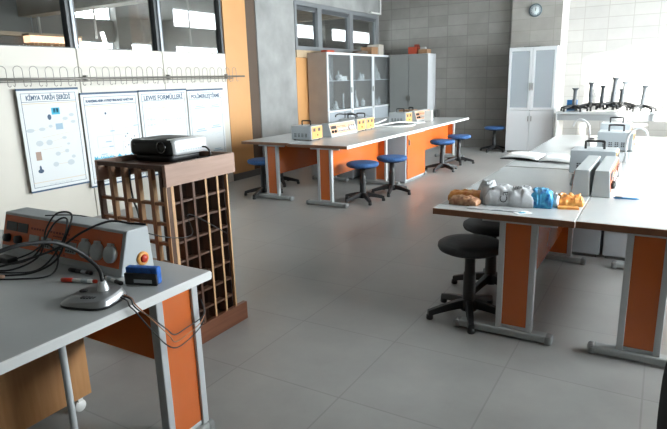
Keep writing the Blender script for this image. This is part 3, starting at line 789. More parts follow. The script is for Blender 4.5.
for k in range(5): q.prism([mic_local(-.02 + k * .012, -.045, .024), mic_local(-.012 + k * .012, -.045, .024), mic_local(-.012 + k * .012, -.030, .025), mic_local(-.02 + k * .012, -.030, .025)], (0, 0, .0055))
q.build('grille', print_dark, t)
slabm(MB(), .016, .009, .022, .030, 1, .95, -.055, .02, False).build('talk_button', print_dark, t, .001)
# its cables, hanging over the table edge and looping to the leg
CB = 'thin cables over the foreground table edge'
for i, (off, dr, lab) in enumerate((((0, 0, 0), 0., 'dark cable from the microphone looping lowest across the orange leg board'), ((.004, .012, .002), .055, 'dark cable from the microphone crossing the orange leg board higher up'), ((.0, .022, .0), .025, 'coppery thin cable from the microphone between the two dark ones'))):
    ox, oy, oz = off
    pts = [mic_local(.085, .02 + oy, .016), (-1.580 + ox, 1.20 + oy, .757 + oz), (-1.53 + ox, 1.17 + oy, .757), (-1.515 + ox, 1.18 + oy, .735), (-1.512, 1.225 + oy, .66 + dr * .6), (-1.512, 1.29 + oy, .565 + dr), (-1.535, 1.36, .51 + dr), (-1.555, 1.44, .50 + dr), (-1.555, 1.52, .53 + dr * .6), (-1.568, 1.56, .575), (-1.60, 1.575, .62)]
    tag(MB().tube(pts, .0026 if i < 2 else .0022, 6, n=6).build('cable', black_pl if i < 2 else copper), lab, 'cable', CB)

# markers, eraser
def marker(label, a, b, body, cap, r=.0085):
    a = Vector((a[0], a[1], .75 + r)); b = Vector((b[0], b[1], .75 + r)); d = (b - a).normalized(); L = (b - a).length
    t = thing('marker_pen', label, 'marker', (a.x, a.y, .75), 0, 'board markers by the console')
    MB().lathe([(r * .9, .03 * L / .14), (r * .9, L - .0)], a, 14, d).build('barrel', body, t)
    MB().lathe([(r * .7, 0), (r, .004), (r, .34 * L)], a, 14, d).build('cap', cap, t)
    MB().lathe([(r * .92, L - .012), (r * .92, L), (r * .6, L + .004)], a, 14, d).build('end_plug', cap, t)
    pm = a + d * (L * .68)
    MB().lathe([(r * .92, -.014), (r * .92, .014)], pm, 14, d, cap=False).build('print', grey_print, t)
marker('white marker with red cap and end beside the microphone', (-1.995, 1.225), (-1.848, 1.275), white_pl, red_pl)
marker('white marker with black cap lying against the console', (-1.735, 1.305), (-1.862, 1.325), white_pl, black_pl)
marker('black marker lying along the foot of the orange console', (-2.08, 1.318), (-1.95, 1.33), black_pl, black_pl)
t = thing('board_eraser', 'blue board eraser with black felt standing beside the console end', 'eraser', (-1.66, 1.35, .75))
ea, eb = Vector((-1.735, 1.318, .75)), Vector((-1.607, 1.362, .75)); d = (eb - ea); n = Vector((-d.y, d.x, 0)).normalized()
MB().prism([ea, eb, eb + n * .012, ea + n * .012], (0, 0, .046)).build('felt', black_pl, t, .002)
MB().prism([ea + n * .012 + Vector((0, 0, .0)), eb + n * .012, eb + n * .045, ea + n * .045], (0, 0, .068)).build('block', blue_pl, t, .006)
MB().prism([ea + d * .30 - n * .0015 + Vector((0, 0, .010)), ea + d * .86 - n * .0015 + Vector((0, 0, .010)), ea + d * .86 - n * .0015 + Vector((0, 0, .024)), ea + d * .30 - n * .0015 + Vector((0, 0, .024))], n * .0012).build('paper_label', grey_print, t)

# cables heaped over the console
random.seed(3)
CC = 'black leads heaped over the console'
def lead(pts, r, lab, m=None, dx=0.): pts = [(x + dx, y, z) for x, y, z in pts]; tag(MB().tube(pts, r, 6, n=7).build('lead', m or black_pl), lab, 'cable', CC)
lead([(-2.55, 1.16, .757), (-2.40, 1.20, .757), (-2.34, 1.30, .80), (-2.36, 1.36, .90), (-2.33, 1.40, .965), (-2.27, 1.43, .96), (-2.24, 1.37, .88), (-2.22, 1.30, .80), (-2.28, 1.22, .757), (-2.40, 1.12, .757)], .0042, 'black lead making the tall loop over the console top', None, .09)
lead([(-2.50, 1.22, .757), (-2.36, 1.28, .80), (-2.32, 1.37, .93), (-2.27, 1.40, .945), (-2.25, 1.34, .85), (-2.30, 1.25, .757), (-2.45, 1.15, .757)], .004, 'black lead making the smaller loop on the console face', None, .10)
lead([(-2.62, 1.10, .757), (-2.45, 1.10, .757), (-2.25, 1.20, .80), (-2.12, 1.31, .85), (-2.04, 1.37, .91), (-1.98, 1.46, .943), (-1.90, 1.505, .934), (-1.82, 1.52, .933)], .005, 'thick black lead climbing over the console toward the lectern', )
lead([(-2.62, 1.16, .757), (-2.48, 1.25, .757), (-2.38, 1.31, .79), (-2.28, 1.34, .84), (-2.18, 1.32, .80), (-2.12, 1.24, .757), (-2.2, 1.15, .757), (-2.34, 1.08, .757)], .0038, 'black lead curling low in front of the console sockets', None, .03)
lead([(-2.60, 1.02, .757), (-2.48, 1.05, .760), (-2.36, 1.14, .758), (-2.28, 1.10, .757), (-2.36, 1.02, .757), (-2.46, 1.08, .764), (-2.55, 1.18, .757)], .0035, 'black lead coiled flat on the table at the left edge')
lead([(-2.36, 1.42, .94), (-2.22, 1.50, .935), (-2.1, 1.6, .88), (-2.02, 1.8, .78), (-2.05, 2.0, .74), (-2.2, 2.14, .80), (-2.19, 2.42, .62)], .003, 'thin dark lead running from the console across to the lectern slats')
lead([(-2.50, 1.00, .757), (-2.58, .96, .757), (-2.70, .98, .757), (-2.80, 1.05, .757)], .0035, 'black lead leaving the heap along the table at the left')
t = thing('power_plug', 'black plug with a pale tip among the leads left of the red marker', 'plug', (-2.25, 1.13, .75))
MB().lathe([(.008, 0), (.014, .012), (.015, .05), (.012, .055), (0, .055)], (-2.30, 1.10, .766), 12, (.9, .3, 0)).build('body', black_pl, t)
MB().lathe([(.009, 0), (.007, .03), (0, .03)], (-2.25, 1.117, .766), 10, (.9, .3, 0)).build('tip', mat('pale plug tip', (.5, .33, .24), .5), t)
tag(MB().box(-2.50, -2.40, 1.245, 1.29, .75, .778).build('adapter_block', black_pl, None, .005), 'small black adapter block in front of the console’s displays', 'adapter')

# drawer unit under that table
t = thing('drawer_pedestal', 'oak veneer drawer unit on castors under the foreground table', 'drawer unit', (-2.5, 1.1, 0))
MB().box(-2.68, -2.215, .86, 1.425, .085, .60).build('carcass', drawer_wood, t, .002)
for k in range(3):
    d_ = MB().box(-2.66, -2.235, .842, .859, .10 + k * .165, .255 + k * .165).build('drawer', drawer_wood, t, .002)
    MB().box(-2.52, -2.38, .826, .842, .17 + k * .165, .185 + k * .165).build('handle', steel, d_, .003)
for x in (-2.64, -2.255):
    for y in (.90, 1.38):
        c_ = MB().lathe([(.028, -.011), (.030, -.006), (.030, .006), (.028, .011)], (x, y, .030), 18, (1, 0, 0)).build('castor', white_pl, t)
        MB().box(x - .016, x + .016, y - .012, y + .012, .055, .086).build('castor_fork', white_pl, c_)

# ------------------------------------------------------------------ slatted lectern and projector
LX0, LX1, LY0, LY1, LT = -2.795, -2.225, 2.02, 2.575, 1.088
LYB = 2.505
t = thing('slatted_lectern', 'dark wooden slatted lectern holding the projector behind the foreground table', 'lectern', (-2.51, 2.3, 0))
MB().box(LX1 - .022, LX1, LY0, LY1, .968, LT).build('rim_board', lect_face, t, .002, label='pinkish brown board facing the room')
MB().box(LX0, LX0 + .022, LY0 + .0, LY1, .968, LT).build('rim_board', lect_face, t, .002)
MB().box(LX0 + .022, LX1 - .022, LY1 - .022, LY1, .968, LT).build('rim_board', lect_face, t, .002)
MB().box(LX0 + .022, LX1 - .022, LY0 + .05, LY1 - .022, 1.040, 1.058).build('tray', lect_dark, t)
MB().box(LX0 + .022, LX1 - .022, LY0, LY0 + .03, 1.060, 1.084).build('front_rail', lect_dark, t, .002)
MB().box(LX1 - .020, LX1 + .012, LY0 - .03, LY1 + .012, 0, .118).build('base_board', lect_base, t, .003, label='dark wide base board')
MB().box(LX0 - .012, LX0 + .020, LY0 - .03, LY1 + .012, 0, .118).build('base_board', lect_base, t, .003)
MB().box(LX0 + .02, LX1 - .02, LY0, LY1 - .02, .05, .07).build('bottom_panel', lect_dark, t)
MB().box(LX0 + .012, LX1 - .022, LYB - .02, LYB - .005, .07, .967).build('back_panel', mat('dark brown board', (.035, .016, .009), .6), t)
# lattice on the front (facing -y), on both flanks, against the back
def upright(x0, x1, y0, y1, m=lect_dark, z0=.118, z1=.968):
    return MB().box(x0, x1, y0, y1, z0, z1).build('upright', m, t)
nC = 5
for k in range(nC + 1):
    x = LX0 + .004 + (LX1 - LX0 - .030) * k / nC
    if k in (0, nC):
        upright(x, x + .022, LY0 + .002, LY0 + .030, lect_dark, .07, .968)
        MB().box(x, x + .022, LY0 - .003, LY0 + .002, .07, .968).build('pale_edge', lect_pale if k == nC else lect_dark, t)
    else:
        o_ = upright(x, x + .026, LY0, LY0 + .028, lect_mid, .07, 1.060)
        MB().box(x + .0261, x + .0275, LY0 + .001, LY0 + .028, .07, 1.0).build('pale_side', lect_pale, o_)
zs = [.864 - .112 * k for k in range(7)]
for z in zs:
    MB().box(LX0 + .026, LX1 - .026, LY0 + .003, LY0 + .028, z, z + .016).build('cross_slat', lect_mid, t)
for k in range(1, 5):
    y = LY0 - .002 + .0965 * k 
    o_ = upright(LX1 - .055, LX1 - .004, y, y + .016, lect_dark)
    if k >= 3: MB().box(LX1 - .004, LX1 - .0005, y, y + .014, .118, .968).build('pale_edge', lect_pale, o_)  # pale strip on the rear uprights stands in for sunlight on them
upright(LX1 - .02, LX1 - .002, LYB - .012, LYB, lect_pale); upright(LX0 + .004, LX0 + .03, LYB - .03, LYB)
MB().box(LX1 - .022, LX1 - .003, LY0 + .031, LY0 + .050, .118, .968).build('corner_post', lect_pale, t)
for z in zs:
    MB().box(LX1 - .050, LX1 - .008, LY0 + .052, LYB - .022, z, z + .012).build('cross_slat', lect_dark, t)

t = thing('projector', 'black and silver projector lying on top of the slatted lectern', 'projector', (-2.58, 2.38, 1.06))
def rbox(mb, x0, x1, y0, y1, z0, z1, r=.03, top=.02):
    pts = []; K = 6
    ring = []
    for (cx, cy, a0) in ((x1 - r, y1 - r, 0), (x0 + r, y1 - r, 90), (x0 + r, y0 + r, 180), (x1 - r, y0 + r, 270)):
        for k in range(K + 1):
            a = math.radians(a0 + 90 * k / K); ring.append((cx + r * math.cos(a), cy + r * math.sin(a)))
    cx, cy = (x0 + x1) / 2, (y0 + y1) / 2; n_ = len(ring); lv = [(z0, .97), (z0 + top * .4, 1), (z1 - top, 1), (z1 - top * .4, .985), (z1, .93)]
    for z, s_ in lv: pts += [(cx + (x - cx) * s_, cy + (y - cy) * s_, z) for x, y in ring]
    f = [tuple(range(n_))[::-1], tuple(range((len(lv) - 1) * n_, len(lv) * n_))]
    for i in range(len(lv) - 1): f += [(i * n_ + k, i * n_ + (k + 1) % n_, (i + 1) * n_ + (k + 1) % n_, (i + 1) * n_ + k) for k in range(n_)]
    return mb._add(pts, f, True)
rbox(MB(), -2.765, -2.405, 2.235, 2.54, 1.098, 1.186, .05, .035).build('shell', proj_black, t)
rbox(MB(), -2.475, -2.398, 2.256, 2.545, 1.099, 1.189, .030, .034).build('side_cover', silver_lt, t, label='bright silver side cover')
MB().lathe([(.036, 0), (.036, .010), (.030, .012), (.028, .004), (0, .002)], (-2.475, 2.242, 1.146), 24, (0, -1, 0)).build('lens', lens_mat, t)
MB().lathe([(.018, 0), (.018, .004), (0, .005)], (-2.70, 2.240, 1.146), 16, (0, -1, 0)).build('sensor_window', lens_mat, t)
rbox(MB(), -2.74, -2.43, 2.26, 2.51, 1.0585, 1.0975, .03, .01).build('lower_body', black_pl, t)
q = MB()
for k in range(9): q.box(-2.3985, -2.3965, 2.31 + k * .02, 2.322 + k * .02, 1.118, 1.128)
q.build('side_vent', grey_print, t)
tag(MB().tube([(-2.43, 2.47, 1.12), (-2.385, 2.50, 1.125), (-2.36, 2.515, 1.09), (-2.37, 2.50, 1.063), (-2.42, 2.46, 1.062)], .006, 6).build('projector_lead', black_pl), 'short black lead curling from the projector’s back corner', 'cable')
tag(MB().tube([(-2.60, 2.10, 1.05), (-2.60, 2.095, .95), (-2.595, 2.10, .85), (-2.57, 2.105, .76), (-2.575, 2.12, .5), (-2.56, 2.13, .08)], .006, 6).build('projector_lead', black_pl), 'black lead hanging down inside the lectern front slats', 'cable')

# ------------------------------------------------------------------ bag, packets, paper and pens on the right tables
def packet(name, label, cat, c, rz, L, W, H, m, seed, group=None, crumple=.012):
    b = MB().pillow(L, W, H, seed=seed, crumple=crumple)
    b.xf(Matrix.Translation((c[0], c[1], .7505)) @ Matrix.Rotation(rz, 4, 'Z'))
    return b
t = thing('plastic_bag', 'crumpled cloudy white plastic bag with blue end on the nearest right table', 'bag', (-.70, 3.32, .75))
packet('', '', '', (-.735, 3.31), .12, .27, .17, .10, None, 2, crumple=.022).build('bag_body', bag_white, t)
packet('', '', '', (-.565, 3.335), .12, .125, .165, .10, None, 5, crumple=.008).build('blue_end', bag_blue, t, label='glossy blue printed end of the bag')
b = MB().pillow(.085, .15, .12, nu=10, nv=12, seed=11, crumple=.03); b.xf(Matrix.Translation((-.87, 3.315, .7505)) @ Matrix.Rotation(.35, 4, 'Z')); b.build('gathered_mouth', bag_white, t)
b = MB().pillow(.05, .10, .07, nu=8, nv=8, seed=14, crumple=.02); b.xf(Matrix.Translation((-.495, 3.36, .7505))); b.build('sealed_tail', bag_white, t)
for s_, sz, oo in (('Ca', .062, (-.735, 3.216, .772)), ('up', .05, (-.72, 3.27, .855)), ('FM', .03, (-.665, 3.30, .858))):
    if s_ == 'Ca': text('lettering', s_, sz, print_dark, t, oo, (.05, .02, 1), (-1, -.12, 0), depth=.0008)
    else: text('lettering', s_, sz, print_dark, t, oo, (1, .12, 0), (-.1, .9, .35), depth=.0008)
t = thing('snack_packet', 'orange snack packet left of the plastic bag on the right table', 'packet', (-1.0, 3.25, .75))
packet('', '', '', (-.985, 3.305), .05, .24, .10, .062, None, 21, crumple=.008).build('wrapper', snack, t)
t2 = thing('biscuit_packet', 'brown speckled biscuit packet in front of the orange snack packet', 'packet', (-.96, 3.18, .75))
packet('', '', '', (-.975, 3.19), -.08, .17, .085, .05, None, 25, crumple=.008).build('wrapper', snack_br, t2)
t3 = thing('snack_packet', 'orange torn wrapper right of the blue bag end', 'packet', (-.44, 3.4, .75))
packet('', '', '', (-.425, 3.44), .2, .14, .15, .05, None, 31, crumple=.016).build('wrapper', snack, t3)
MB().lathe([(.016, 0), (.016, .002), (0, .002)], (-.435, 3.385, .792), 16, (0, -.5, .85)).build('white_spot', white_pl, t3)
MB().box(0, .11, 0, .05, .0, .012).xf(Matrix.Translation((-.46, 3.27, .7505)) @ Matrix.Rotation(.25, 4, 'Z')).build('torn_flap', snack, t3)
tag(MB().box(0, .30, 0, .085, 0, .004).xf(Matrix.Translation((-.93, 3.085, .7505)) @ Matrix.Rotation(.06, 4, 'Z')).build('clear_ruler', bag_white), 'flat clear strip lying along the table edge before the bag', 'ruler')
t = thing('paper_tag', 'small white and blue paper tag under the bag at the table edge', 'tag', (-.60, 3.12, .75))
MB().box(0, .085, 0, .055, 0, .002).xf(Matrix.Translation((-.632, 3.055, .7505)) @ Matrix.Rotation(.75, 4, 'Z')).build('sheet', paper_w, t)
MB().box(.02, .055, .015, .035, .002, .003).xf(Matrix.Translation((-.632, 3.055, .7505)) @ Matrix.Rotation(.75, 4, 'Z')).build('blue_print', cyan_print, t)
t = thing('ballpoint_pen', 'blue pen lying against the right grey console', 'pen', (-.16, 3.66, .75))
MB().lathe([(.002, 0), (.006, .02), (.006, .13), (.004, .14)], (-.07, 3.70, .757), 10, (-1, -.08, 0)).build('barrel', mat('blue pen plastic', (.05, .25, .55), .4), t)
MB().box(-.20, -.16, 3.683, 3.69, .763, .767).build('clip', steel, t)
t = thing('open_booklet', 'open white booklet with a dark cover lying on the far right worktop', 'booklet', (-.98, 5.2, .75))
def page(x0, x1, y0, y1, z, lift, m, name):
    n_ = 8; v = []; f = []
    for i in range(n_ + 1):
        u = i / n_
        for y in (y0, y1):
            zz = z + lift * math.sin(u * PI) 
            v.append((x0 + (x1 - x0) * u, y + .12 * (u - .5) * -.6, zz)); v.append((x0 + (x1 - x0) * u, y + .12 * (u - .5) * -.6, zz - .004))
    for i in range(n_):
        a = i * 4
        f += [(a, a + 4, a + 6, a + 2), (a + 1, a + 3, a + 7, a + 5), (a, a + 1, a + 5, a + 4), (a + 2, a + 6, a + 7, a + 3)]
    f += [(0, 2, 3, 1), (n_ * 4, n_ * 4 + 1, n_ * 4 + 3, n_ * 4 + 2)]
    return MB()._add(v, f, True).build(name, m, t)
page(-1.25, -.90, 5.08, 5.48, .757, .004, black_pl, 'cover')
page(-1.24, -.91, 5.09, 5.50, .768, .012, paper_w, 'page')
page(-.90, -.60, 5.02, 5.42, .762, .012, paper_w, 'page')

# ------------------------------------------------------------------ glass-fronted cabinets on the left wall
GX0, GX1, GH = -5.665, -5.25, 1.985
glass_th = []
def vitrine(y0, y1, label):
    t = thing('glass_cabinet', label, 'cabinet', ((GX0 + GX1) / 2, (y0 + y1) / 2, 0), 0, 'glass-fronted cabinets on the left wall')
    m = cab_side
    MB().box(GX0, GX1 - .02, y0, y0 + .018, 0, GH).build('side_panel', m, t)
    MB().box(GX0, GX1 - .02, y1 - .018, y1, 0, GH).build('side_panel', m, t)
    MB().box(GX0, GX0 + .012, y0 + .018, y1 - .018, .06, GH - .018).build('back_panel', cab_grey, t)
    MB().box(GX0, GX1 - .02, y0 + .018, y1 - .018, GH - .02, GH).build('top_panel', m, t)
    MB().box(GX0, GX1 - .02, y0 + .018, y1 - .018, .05, .07).build('bottom_panel', m, t)
    MB().box(GX0 + .012, GX1 - .004, y0 + .018, y1 - .018, .915, .945).build('shelf', cab_white, t)
    MB().box(GX0 + .012, GX1 - .03, y0 + .018, y1 - .018, 1.470, 1.485).build('shelf', cab_white, t)
    e = .045
    d = MB().box(GX1 - .019, GX1, y0, y0 + e, .95, GH).box(GX1 - .019, GX1, y1 - e, y1, .95, GH).box(GX1 - .019, GX1, y0 + e, y1 - e, GH - .04, GH).build('door', cab_white, t)
    MB().box(GX1 - .012, GX1 - .007, y0 + e, y1 - e, .95, GH - .04).build('pane', cab_glass, d)
    d = MB().box(GX1 - .019, GX1, y0, y0 + e, .06, .914).box(GX1 - .019, GX1, y1 - e, y1, .06, .914).box(GX1 - .019, GX1, y0 + e, y1 - e, .06, .12).build('door', cab_white, t)
    MB().box(GX1 - .012, GX1 - .007, y0 + e, y1 - e, .12, .914).build('door_panel', frost, d)
    for dz in (.55, 1.25): MB().box(GX1, GX1 + .018, y1 - .03, y1 - .02, dz, dz + .10).build('handle', steel, t)
    MB().box(GX0 + .02, GX1 - .04, y0 + .02, y1 - .02, 0, .05).build('plinth', grey_cap, t)
vitrine(8.74, 9.66, 'glass-fronted cabinet beside the concrete column, glassware inside')
vitrine(9.665, 10.585, 'middle glass-fronted cabinet of the three on the left wall')
vitrine(10.59, 11.50, 'glass-fronted cabinet in the corner next to the grey cupboard')
SHAPES = {
 'flask': [(.045, 0), (.05, .01), (.018, .09), (.015, .14), (.02, .145)],
 'beaker': [(.035, 0), (.037, .005), (.037, .10), (.04, .105)],
 'bottle': [(.032, 0), (.034, .008), (.034, .11), (.014, .14), (.014, .17), (.017, .172)],
 'measuring_cylinder': [(.035, 0), (.035, .008), (.014, .015), (.014, .26), (.018, .265)],
 'round_flask': [(.02, 0), (.05, .025), (.06, .06), (.045, .10), (.016, .12), (.015, .18), (.019, .185)],
}
WORD = {'flask': 'conical flask', 'beaker': 'beaker', 'bottle': 'bottle', 'measuring_cylinder': 'measuring cylinder', 'round_flask': 'round flask'}
random.seed(12)
protos = {}
bays = ((8.80, 9.60, 'cabinet by the column'), (9.73, 10.52, 'middle cabinet'), (10.66, 11.42, 'corner cabinet'))
plan = (['beaker', 'bottle', 'beaker', 'flask', 'bottle', 'beaker'], ['flask', 'measuring_cylinder', 'round_flask', 'beaker'])
for bi, (ya, yb, where) in enumerate(bays):
    for si, zt in enumerate((.946, 1.486)):
        lst = {(0, 0): ['beaker', 'bottle', 'bottle', 'flask', 'beaker', 'flask', 'measuring_cylinder'], (0, 1): ['beaker', 'measuring_cylinder', 'flask', 'round_flask', 'beaker'],
               (1, 0): ['flask', 'round_flask', 'flask', 'measuring_cylinder', 'bottle', 'beaker', 'bottle'], (1, 1): ['beaker', 'beaker', 'flask', 'beaker'],
               (2, 0): ['measuring_cylinder', 'flask', 'beaker', 'bottle'], (2, 1): ['measuring_cylinder', 'measuring_cylinder', 'round_flask', 'flask']}[(bi, si)]
        for j, kd in enumerate(lst):
            if kd not in protos:
                o = MB().lathe(SHAPES[kd], seg=14).build(kd, labglass); protos[kd] = o
            else: o = protos[kd].copy(); C.objects.link(o)
            x = -5.36 - .11 * ((j * 7 + bi) % 3) / 2; y = ya + .06 + (yb - ya - .12) * (j + .3 * random.random()) / max(1, len(lst) - .6)
            o.location = (x, y, zt); s_ = random.uniform(.9, 1.25); o.scale = (s_, s_, s_ * random.uniform(.9, 1.1))
            sh = 'upper' if si else 'lower'
            tag(o, 'clear glass %s on the %s shelf of the %s' % (WORD[kd], sh, where), 'glassware', 'glass %ss on the %s shelf of the %s' % (WORD[kd], sh, where))
tag(MB().box(-5.33, -5.30, 9.34, 9.56, 1.486, 1.56).build('white_box', white_pl, None, .003), 'small white box at the right end of the column-side cabinet’s upper shelf', 'box')

# things lying on top of those cabinets
def lump(name, label, cat, c, size, m, seed):
    b = MB(); bmesh.ops.create_icosphere(b.bm, subdivisions=3, radius=1)
    for v_ in b.bm.verts:
        n_ = noise.noise(v_.co * 1.6 + Vector((seed, 0, 0)))
        v_.co = Vector((v_.co.x * size[0] * (1 + .25 * n_), v_.co.y * size[1] * (1 + .25 * n_), max(-.98, v_.co.z * (1 + .3 * n_)) * size[2]))
    for f_ in b.bm.faces: f_.smooth = True
    b.xf(Matrix.Translation((c[0], c[1], c[2] + size[2] * .98)))
    return tag(b.build(name, m), label, cat)
tag(MB().box(-5.60, -5.35, 10.72, 11.02, GH, GH + .16).build('cardboard_box', carton, None, .003), 'brown cardboard box on the corner glass cabinet', 'box')
tag(MB().box(-5.62, -5.35, 11.06, 11.30, GH, GH + .22).build('cardboard_box', mat('pale carton', (.42, .38, .33), .7), None, .003), 'pale taller carton beside the brown box on the corner glass cabinet', 'box')
lump('dark_bag', 'dark lumpy bag at the corner end of the glass cabinets’ top', 'bag', (-5.48, 11.40, GH), (.10, .09, .09), mat('dark cloth', (.05, .055, .055), .8), 3)
lump('cloth_bundle', 'grey brown cloth bundle on the middle glass cabinet', 'bundle', (-5.42, 10.35, GH), (.12, .26, .04), mat('brown cloth', (.13, .10, .08), .9), 5)
tag(MB().box(-5.50, -5.36, 8.95, 9.20, GH, GH + .045).build('red_folder', red_box_m, None, .004), 'low red brown folder on the cabinet beside the column', 'folder')

# grey cupboard in the corner
t = thing('grey_cupboard', 'tall grey two-door cupboard against the block wall in the corner', 'cabinet', (-4.77, 11.5, 0))
MB().box(-5.215, -4.33, 11.32, 11.77, 0, 1.985).build('carcass', cab_white, t, .003)
for a, b_, hx in ((-5.21, -4.775, -4.80), (-4.768, -4.335, -4.742)):
    d = MB().box(a, b_, 11.30, 11.319, .05, 1.98).build('door', cab_grey, t, .002)
    MB().box(hx - .006, hx + .006, 11.28, 11.30, 1.02, 1.12).build('handle', steel, d, .002)
t = thing('red_carton', 'red carton with dark top on the grey cupboard', 'box', (-4.7, 11.5, 1.985))
MB().box(-4.82, -4.62, 11.40, 11.58, 1.985, 2.13).build('box', red_box_m, t, .003)
MB().box(-4.68, -4.60, 11.40, 11.5, 2.13, 2.18).build('dark_lid', print_red, t, .003)
tag(MB().box(-4.58, -4.38, 11.38, 11.6, 1.985, 2.075).build('carton', carton, None, .003), 'tan carton beside the red one on the grey cupboard', 'box')
tag(MB().box(-4.55, -4.44, 11.40, 11.5, 2.075, 2.12).build('carton', mat('grey carton', (.35, .34, .33), .7), None, .003), 'small grey carton on the tan carton', 'box')
tag(MB().box(-4.29, -4.20, 11.62, 11.74, 0, .82).build('dark_cylinder_case', base_grey, None, .02), 'narrow dark case standing beside the grey cupboard', 'case')

# white cabinet on the pier
WX0, WX1, WY0, WY1, WH = -2.645, -1.775, 11.20, 11.595, 1.98
t = thing('white_cabinet', 'tall white cabinet with two frosted glass doors under the clock', 'cabinet', (-2.2, 11.4, 0))
MB().box(WX0, WX0 + .018, WY0 + .02, WY1, 0, WH).build('side_panel', cab_white, t)
MB().box(WX1 - .018, WX1, WY0 + .02, WY1, 0, WH).build('side_panel', cab_white, t)
MB().box(WX0, WX1, WY0 - .003, WY1, WH, WH + .02).build('top_panel', cab_white, t, .002)
MB().box(WX0 + .018, WX1 - .018, WY1 - .012, WY1, .05, WH).build('back_panel', cab_white, t)
MB().box(WX0 + .018, WX1 - .018, WY0 + .02, WY1 - .012, .04, .06).build('bottom_panel', cab_white, t)
for z in (.80, 1.17, 1.52): MB().box(WX0 + .018, WX1 - .018, WY0 + .03, WY1 - .012, z, z + .018).build('shelf', cab_white, t)
xm = (WX0 + WX1) / 2
for a, b_, s_ in ((WX0, xm - .003, 1), (xm + .003, WX1, -1)):
    e = .05
    d = MB().box(a, a + e, WY0, WY0 + .019, .83, WH - .003).box(b_ - e, b_, WY0, WY0 + .019, .83, WH - .003).box(a + e, b_ - e, WY0, WY0 + .019, .83, .83 + e).box(a + e, b_ - e, WY0, WY0 + .019, WH - e, WH - .003).build('glass_door', cab_white, t, .002)
    MB().box(a + e, b_ - e, WY0 + .007, WY0 + .012, .83 + e, WH - e).build('pane', frost, d)
    hx = b_ - .03 if s_ > 0 else a + .02
    MB().box(hx, hx + .012, WY0 - .018, WY0, 1.20, 1.34).build('handle', steel, d, .003)
    d = MB().box(a, b_, WY0, WY0 + .019, .05, .824).build('lower_door', cab_white, t, .002)
    MB().box(hx, hx + .012, WY0 - .018, WY0, .62, .72).build('handle', steel, d, .003)
MB().box(WX0 + .02, WX1 - .02, WY0 + .05, WY1 - .02, 0, .04).build('plinth', grey_cap, t)
tag(MB().box(-2.40, -2.10, 11.28, 11.46, WH + .02, WH + .035).build('dark_tray', black_pl, None, .003), 'flat dark tray on top of the white cabinet', 'tray')
# clock
CX, CY, CZ = -2.285, 11.60, 2.685
t = thing('wall_clock', 'round clock on the block pier above the white cabinet', 'clock', (CX, CY, CZ))
MB().lathe([(.118, 0), (.122, .012), (.122, .030), (.112, .040), (.102, .036)], (CX, CY, CZ), 36, (0, -1, 0), cap=False).build('rim', clock_rim, t)
MB().lathe([(.103, .0), (.103, .022), (0, .022)], (CX, CY, CZ), 36, (0, -1, 0)).build('dial', clock_face, t)
for k in range(12):
    a = PI / 2 - 2 * PI * (k + 1) / 12
    text('numeral', str(k + 1), .036, navy, t, (CX + .079 * math.cos(a), CY - .0228, CZ + .079 * math.sin(a) - .012), (1, 0, 0), (0, 0, 1), align='CENTER')
def hand(ang, L, w, name):
    d_ = Vector((math.sin(ang), 0, math.cos(ang))); n_ = Vector((d_.z, 0, -d_.x)) * w; o_ = Vector((CX, CY - .026, CZ))
    MB().prism([o_ - d_ * .012 - n_, o_ - d_ * .012 + n_, o_ + d_ * L + n_ * .5, o_ + d_ * L - n_ * .5], (0, -.002, 0)).build(name, black_pl, t)
hand(0.25, .045, .006, 'hour_hand'); hand(.05, .072, .004, 'minute_hand')

# ------------------------------------------------------------------ bench along the end wall with the seatless stools
BY0, BY1, BZ = 10.95, 11.58, .815
t = thing('wall_bench', 'long white bench under the seatless stools at the bright end wall', 'bench', (0, 11.2, 0))
MB().box(-1.70, 1.70, BY0, BY1, BZ - .04, BZ).build('benchtop', mat('grey bench top', (.45, .47, .48), .3), t, .003)
MB().box(-1.68, 1.68, BY0 + .03, BY0 + .05, BZ - .15, BZ - .041).build('apron', mat('grey bench apron', (.30, .32, .33), .4), t)
for x in (-1.68, -.6, .5, 1.6): MB().box(x, x + .03, BY0 + .04, BY1 - .02, 0, BZ - .041).build('leg', white_pl, t)
def stool_base(label, x, y, rz, H, lean, dz=BZ):
    t = thing('stool_base', label, 'stool base', (x, y, dz), rz, 'seatless stool bases on the bench')
    B = lambda mb, n, m, par=t, bv=0.: mb.build(n, m, par, bv, world=False)
    B(MB().lathe([(.042, .05), (.040, .11), (.037, .12), (.037, H * .55), (.036, H * .56), (.032, H * .57), (.032, H - .04), (.036, H - .03), (.062, H), (.062, H + .008), (0, H + .008)], seg=14), 'column', mat('grey black column', (.06, .07, .08), .45), t)
    for k in range(5):
        a = 2 * PI * k / 5; c, s_ = math.cos(a), math.sin(a)
        l = B(MB().tube([(.02 * c, .02 * s_, .10), (.13 * c, .13 * s_, .085), (.24 * c, .24 * s_, .055)], .027, 8, r_end=.019), 'leg', black_pl)
        B(MB().lathe([(.016, .0), (.02, .008), (.017, .045)], (.235 * c, .235 * s_, 0), 10), 'foot_glide', black_pl, l)
    t.rotation_euler = (lean[0], lean[1], rz)
    return t
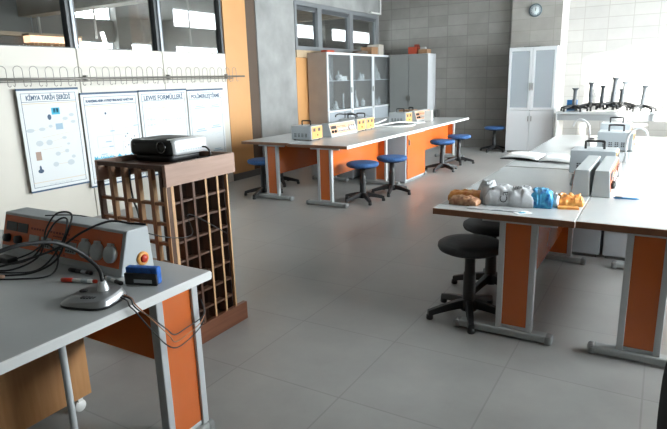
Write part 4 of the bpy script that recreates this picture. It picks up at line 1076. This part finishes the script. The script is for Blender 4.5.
for x, y, rz, H, lean, dz, lab in (
    (-1.37, 11.15, .3, .41, (.0, .02), .0, 'seatless stool base nearest the blue carton on the bench'),
    (-1.10, 11.18, 1.1, .48, (.02, -.06), .03, 'seatless stool base leaning left, second along the bench'),
    (-.93, 11.30, .7, .42, (.0, .03), .03, 'seatless stool base third along the bench'),
    (-.74, 11.12, .1, .53, (-.02, .06), .05, 'tallest seatless stool base in the middle of the bench'),
    (-.62, 11.34, .5, .36, (.0, .03), .02, 'shortest seatless stool base behind the tallest one'),
    (-.58, 11.16, .9, .46, (-.02, .09), .05, 'seatless stool base leaning right beside the tallest one'),
    (-.27, 11.18, .4, .44, (.0, .05), .0, 'seatless stool base at the right end of the bench row')):
    stool_base(lab, x - .055, y, rz, H, lean, BZ + dz)
t = thing('blue_carton', 'small blue printed carton among the stool bases on the bench', 'box', (-1.45, 11.4, BZ))
MB().box(-1.58, -1.40, 11.38, 11.46, BZ, BZ + .20).build('box', blue_box_m, t, .003)
MB().box(-1.575, -1.405, 11.376, 11.3795, BZ + .02, BZ + .09).build('navy_band', navy, t)

# ------------------------------------------------------------------ light: daylight through the windows
w = bpy.data.worlds.new('sky'); SC.world = w; w.use_nodes = True
bg = w.node_tree.nodes['Background']; bg.inputs['Color'].default_value = (.93, .97, 1.0, 1); bg.inputs['Strength'].default_value = 22.0
sun = bpy.data.lights.new('sun', 'SUN'); sun.energy = 75; sun.angle = math.radians(1.2); sun.color = (1, .95, .87)
so = bpy.data.objects.new('sun', sun); C.objects.link(so)
so.rotation_euler = Vector((-1.0, 1.95, -.22)).to_track_quat('-Z', 'Y').to_euler(); so.location = (8, 4, 6)
def portal(x, y0, y1, z0, z1, d):
    l = bpy.data.lights.new('window_portal', 'AREA'); l.shape = 'RECTANGLE'; l.size = y1 - y0; l.size_y = z1 - z0
    l.cycles.is_portal = True
    o = bpy.data.objects.new('window_portal', l); C.objects.link(o); o.location = (x, (y0 + y1) / 2, (z0 + z1) / 2)
    o.rotation_euler = (PI / 2, 0, PI / 2 * (1 if d < 0 else -1)) 
    return o
portal(RW + .15, W0, W1, SILL, HEAD, -1); portal(RW + .15, N0, N1, SILL, HEAD, -1)
portal(XW - .14, 6.3, CE, 2.66, 3.04, 1); portal(XW - .14, 6.3, CE, 1.3, 2.29, 1)
vs = SC.view_settings; vs.view_transform = 'Standard'; vs.look = 'None'; vs.gamma = 1; vs.use_curve_mapping = False; vs.exposure = 0.8
SC.cycles.max_bounces = 10; SC.cycles.transparent_max_bounces = 12; SC.cycles.caustics_reflective = False; SC.cycles.caustics_refractive = False
SC.cycles.sample_clamp_indirect = 8; SC.cycles.use_denoising = True
